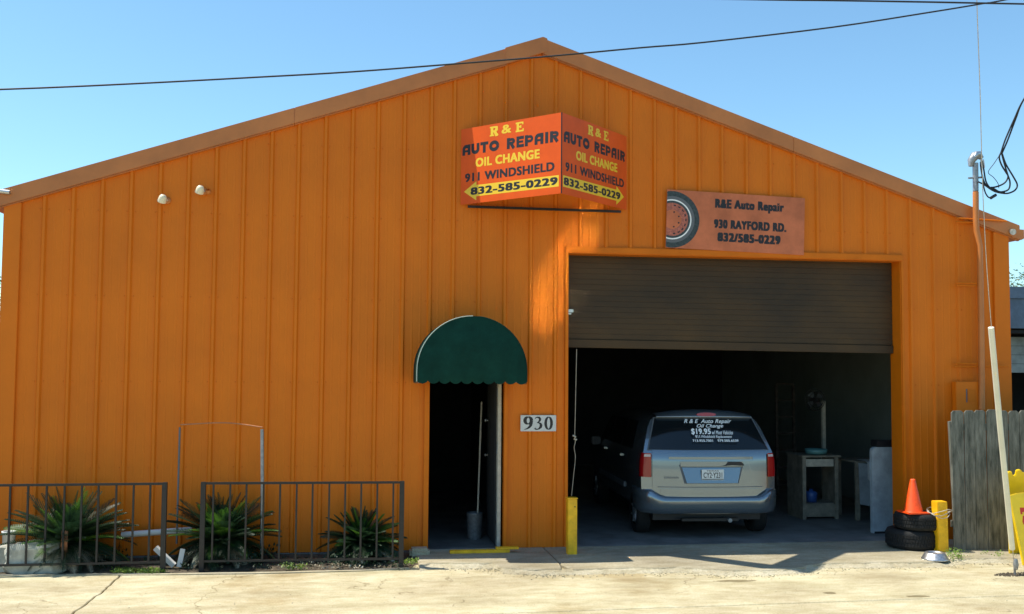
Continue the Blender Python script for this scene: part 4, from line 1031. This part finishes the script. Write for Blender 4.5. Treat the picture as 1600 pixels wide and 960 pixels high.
# wheels
for s in (-1, 1):
    for yw in (.82, 3.95):
        whl = bpy.data.objects.new('wheel', None); C.objects.link(whl); whl.parent = van; whl.location = (s*.88, yw, .32)
        whl.rotation_euler.z = 0 if s > 0 else math.pi
        p_ = [(.2, -.1), (.27, -.105), (.315, -.09), (.325, -.05), (.325, .05), (.315, .09), (.27, .105), (.2, .1)]
        tm = B().lathe(p_, n=36, cap=False); tm.v = [(z, x, y) for x, y, z in tm.v]; tm.make('tyre', RUBBER, whl)
        rm = B().lathe([(.21, -.08), (.2, .07), (.17, .085), (.06, .07), (.05, .095), (.001, .095)], n=30, cap=False); rm.v = [(z, x, y) for x, y, z in rm.v]
        for k in range(7):
            a = k*2*math.pi/7; rm.tube([(.085, .05*math.cos(a), .05*math.sin(a)), (.092, .17*math.cos(a), .17*math.sin(a))], .016, 5)
        rm.make('rim', GALV, whl)
# side windows, handles, mirrors
for s in (-1, 1):
    for (ya, yb) in ((.95, 1.75), (1.85, 2.75), (2.85, 3.45)):
        g = B(); rows = []
        for z in (1.22, 1.35, 1.5, 1.63):
            rows.append([(s*(halfw(z)+.008), y+(0 if yb < 3 else 0)+(yrear(z)*.55 if ya < 1 and y == ya else 0)-(.6*(z-1.22) if yb > 3 and y == yb else 0), z) for y in (ya, yb)])
        g.grid(rows).make('side_window', VANG, van, fix=False)
    for yh in (1.62, 2.95):
        boxo('door_handle', VANP, s*1.0-.02, s*1.0+.02, yh, yh+.16, 1.06, 1.095, van, .008)
    boxo('side_mirror', BLACKP, min(s*.99, s*1.15), max(s*.99, s*1.15), 3.4, 3.5, 1.1, 1.24, van, .02)  # garage shade put into the mirrors' black base colour
    boxo('side_moulding', GREYPL, s*.995-.012, s*.995+.012, 1.4, 3.5, .60, .68, van, .005)

# ------------------------------------------------------------ things inside
wb = thing('workbench', 'wooden cupboard bench with a drawer and open shelf to the right of the minivan', 'workbench')
zf = .03; y0 = 2.1
xa, xb = 11.98, 12.62; ztb = at(1270, 712, y=y0).z
boxo('bench_top', OLDWOOD, xa-.02, xb+.02, y0-.02, y0+.62, ztb-.03, ztb, wb, .004)
boxo('drawer', CREAM, xa+.06, xb-.10, y0-.0, y0+.02, ztb-.18, ztb-.06, wb, .004)
for x in (xa, xb-.08): boxo('leg', OLDWOOD, x, x+.06, y0, y0+.05, zf, ztb-.031, wb)
boxo('side_panel', OLDWOOD, xb-.015, xb, y0+.051, y0+.6, zf, ztb-.031, wb); boxo('side_panel', OLDWOOD, xa, xa+.015, y0+.051, y0+.6, zf, ztb-.031, wb)
boxo('lower_panel', OLDWOOD, xa+.061, xb-.081, y0+.005, y0+.03, zf+.04, zf+.24, wb); boxo('shelf', OLDWOOD, xa+.016, xb-.016, y0+.05, y0+.58, zf+.23, zf+.25, wb)
tag(B().lathe([(.001, 0), (.09, 0), (.1, .14), (.08, .17), (.03, .18), (.03, .21)], (xa+.26, y0+.25, zf+.252), 16).make('blue_canister', BLUEP), 'small blue canister on the shelf inside the wooden bench', 'canister')
tag(B().lathe([(.10, 0), (.17, .01), (.185, .085), (.175, .085), (.155, .02), (.001, .018)], ((xa+xb)/2+.03, y0+.24, ztb+.002), 28, cap=False).make('plastic_basin', TEAL), 'shallow teal plastic basin on top of the wooden bench', 'basin')
fn = thing('pedestal_fan', 'round black fan on a pale post behind the wooden bench', 'fan')
fy_ = 3.0; q = at(1273, 625, y=fy_); rr = .185; pb = at(1289, 700, y=fy_)
B().tube([(pb.x, fy_+.05, .03), (pb.x, fy_+.05, q.z-.02)], .042, 4, sm=False).make('post', CREAM, fn)
b = B()
for k in range(28):
    a = 2*math.pi*k/28; b.tube([q+Vector((.03*math.cos(a), -.09, .03*math.sin(a))), q+Vector((rr*.6*math.cos(a), -.08, rr*.6*math.sin(a))), q+Vector((rr*math.cos(a), -.0, rr*math.sin(a)))], .0025, 4)
for r_ in (rr, rr*.7): b.tube([q+Vector((r_*math.cos(k*.2618), -.0 if r_ == rr else -.065, r_*math.sin(k*.2618))) for k in range(25)], .006, 5)
b.make('guard', BLACKSTEEL, fn)
b = B()
for k in range(4):
    a = k*math.pi/2+.3; b.add([q+Vector((0, -.02, 0)), q+Vector((rr*.85*math.cos(a), -.04, rr*.85*math.sin(a))), q+Vector((rr*.85*math.cos(a+.8), -.0, rr*.85*math.sin(a+.8)))], [(0, 1, 2)])
b.make('blades', GREYPL, fn)
B().lathe([(.001, -.11), (.03, -.10), (.035, -.09), (.06, 0), (.07, .02), (.06, .12), (.001, .13)], tuple(q), 16, True, 'y', False).make('motor', BLACKSTEEL, fn)
B().tube([q+Vector((0, .06, 0)), Vector((pb.x, fy_+.05, q.z-.1))], .02, 6).make('arm', BLACKSTEEL, fn)
# crate side table with sheets
ta = thing('side_table', 'low wooden table draped with a white cloth between the bench and the pale cabinet', 'table')
q0 = at(1349, 815, z=.03); zt_ = at(1345, 722, y=q0.y).z
xa2, xb2 = at(1325, 800, y=2.2).x, at(1366, 800, y=2.2).x
boxo('table_top', OLDWOOD, xa2, xb2+.2, 1.9, 2.6, zt_-.03, zt_, ta)
for x, y in ((xa2, 1.9), (xb2-.02, 1.9), (xa2, 2.54), (xb2+.14, 2.54)): boxo('leg', OLDWOOD, x, x+.06, y, y+.06, .03, zt_-.031, ta)
boxo('side_panel', OLDWOOD, xb2-.16, xb2+.0, 1.87, 1.895, .03, zt_-.05, ta)
tag(B().prism([(xa2+.02, .3), (xa2+.3, .25), (xa2+.34, zt_-.05), (xa2+.0, zt_-.02)], (0, 0, 0), (1, 0, 0), (0, 0, 1), (0, 1, 0), 1.81, 1.83).make('grey_sheet', GREYBOARD), 'pale grey board leaning on the low wooden table', 'board')
cl = B(); P = []
for i in range(9):
    t = i/8; x = xa2+.14+.3*t; P.append([(x, 2.2, zt_+.006), (x, 1.86, zt_+.006), (x, 1.80+.008*math.sin(i*2), zt_-.02), (x, 1.79+.012*math.sin(i*2.4), zt_-.05-.28*(1-abs(t-.2)))])
tag(cl.grid(P).make('draped_cloth', WHITEP, fix=False), 'white cloth hanging over the front edge of the low wooden table', 'cloth')
pc = thing('pale_cabinet', 'pale grey cabinet with rounded top corners just inside the right door jamb', 'cabinet')
a = at(1364.5, 834, z=.03); ztp = at(1378, 699, y=a.y).z
r_ = .07; w_ = .42; pts = [(0, 0), (w_, 0)]+[(w_-r_+r_*math.cos(R(t)), ztp-.03-r_+r_*math.sin(R(t))) for t in range(0, 91, 15)]+[(r_+r_*math.cos(R(t)), ztp-.03-r_+r_*math.sin(R(t))) for t in range(90, 181, 15)]
B().prism(pts, (a.x, 0, .03), (1, 0, 0), (0, 0, 1), (0, 1, 0), a.y+.0, a.y+.09).make('cabinet_body', GREYBOARD, pc, bevel=.008)
boxo('foot', BLACKP, a.x+.02, a.x+.4, a.y-.005, a.y+.095, .03, .06, pc)
tag(boxo('black_case', BLACKP, a.x+.08, a.x+.40, a.y+.0, a.y+.2, ztp+.0, ztp+.1, None, .01), 'black case on top of the pale cabinet', 'case')
ld = thing('leaning_ladder', 'wooden ladder leaning against the back of the garage right of the minivan', 'ladder')
a = at(1212, 700, y=5.5)
for d in (0, .36): B().tube([(a.x-.1+d, 5.2, .03), (a.x+.15+d, 5.8, 2.15)], .035, 4, sm=False).make('rail', BARK, ld)
for k in range(7): t = (k+.6)/7; boxo('rung', BARK, a.x-.1+.25*t, a.x+.26+.25*t, 5.2+.6*t-.02, 5.2+.6*t+.02, .03+2.27*t-.015, .03+2.27*t+.015, ld)
# mop and bucket in the entry
bk = thing('mop_bucket', 'grey metal bucket standing inside the dark entry doorway', 'bucket', (at(743, 845, z=.03).x, .82, .03))
B().lathe([(.085, 0), (.095, .02), (.115, .36), (.12, .37), (.11, .37), (.09, .03), (.001, .03)], n=24, cap=False).make('bucket_body', STEEL, bk)
mp_ = thing('mop', 'mop with a thin pale handle standing in the grey bucket', 'mop')
B().tube([at(746, 812, y=.82), at(752.5, 628, y=.95)], .013, 8).make('handle', CREAM, mp_)
B().lathe([(.03, .2), (.06, .1), (.07, .04)], (at(745, 845, z=.03).x, .82, .03), 12, cap=True).make('mop_head', CREAM, mp_)

# ------------------------------------------------------------ neighbours
nb = thing('neighbour_building', 'grey building with a blue grey metal roof beyond the right corner, above the fence', 'building')
ny = 9.
z_ = lambda v: at(1590, v, y=ny).z
nx0 = 19.6
boxo('roof_fascia', ROOFBL, nx0, 34, ny-.6, ny-.5, z_(515), z_(470), nb)
boxo('roof_cap', ROOFBL, nx0, 34, ny-.65, ny-.45, z_(470)+.005, z_(452), nb)
for k in range(18): boxo('roof_seam', ROOFBL, nx0+.3+k*.8, nx0+.34+k*.8, ny-.63, ny-.601, z_(515), z_(470), nb)
boxo('soffit', DARKW, nx0, 34, ny-.5, ny+.2, z_(522), z_(517), nb)
zs = [z_(v) for v in (640, 600, 583, 569, 555, 541, 527)]
for a_, c_ in zip(zs[2:], zs[3:]): boxo('siding_board', SIDING, nx0, 34, ny+random.uniform(-.01, 0), ny+.05, a_+.008, c_, nb)
boxo('wall', SIDING, nx0, 20.2, ny, ny+.06, 0, zs[2], nb); boxo('wall', SIDING, 26, 34, ny, ny+.06, 0, zs[2], nb)
boxo('back_wall', DARKW, nx0, 34, ny+5, ny+5.1, 0, 4.4, nb); boxo('side_wall', SIDING, nx0, nx0+.1, ny+.07, ny+5, 0, 4.4, nb)
boxo('roof', ROOFBL, nx0, 34, ny-.4, ny+5.2, z_(470)-.1, z_(470)-.02, nb)
def tree(x, y, h, r, label, seed, n=2600):
    t = thing('leafy_tree', label, 'tree', (x, y, 0)); rnd = random.Random(seed)
    b = B(); b.tube([(0, 0, 0), (.1, 0, h*.3), (.0, .1, h*.55)], [.28, .2, .12], 8)
    tips = []
    for k in range(12):
        a = k*2.4; l = r*rnd.uniform(.6, 1); p0 = Vector((0.03, .03, h*(.35+.03*k))); p1 = Vector((math.cos(a)*l, math.sin(a)*l, h*(.55+.038*k))); b.tube([p0, (p0+p1)/2+Vector((0, 0, .15)), p1], [.09, .05, .02], 5); tips += [p1, (p0+p1)/2]
    tips.append(Vector((0, 0, h*.95)))
    b.make('trunk', BARK, t); c = B()
    for i in range(n):
        p0 = rnd.choice(tips); q_ = p0+Vector((rnd.gauss(0, r*.22), rnd.gauss(0, r*.22), rnd.gauss(0, r*.16)))
        d = Vector((rnd.gauss(0, 1), rnd.gauss(0, 1), rnd.gauss(0, .6))).normalized(); e_ = d.orthogonal().normalized()
        c.add([q_, q_+d*.08+e_*.035, q_+d*.17, q_+d*.08-e_*.035], [(0, 1, 2, 3)])
    c.make('crown', TREEL, t, fix=False)
q = at(1592, 452, y=24); tree(q.x+.4, 24, q.z+.55, 2.3, 'leafy tree showing above the blue grey roof at far right', 3, 5200)
q = at(-6, 500, y=30); tree(q.x-1.2, 30, q.z+1.6, 2.2, 'leafy tree just visible beyond the left corner of the building', 5, 4200)
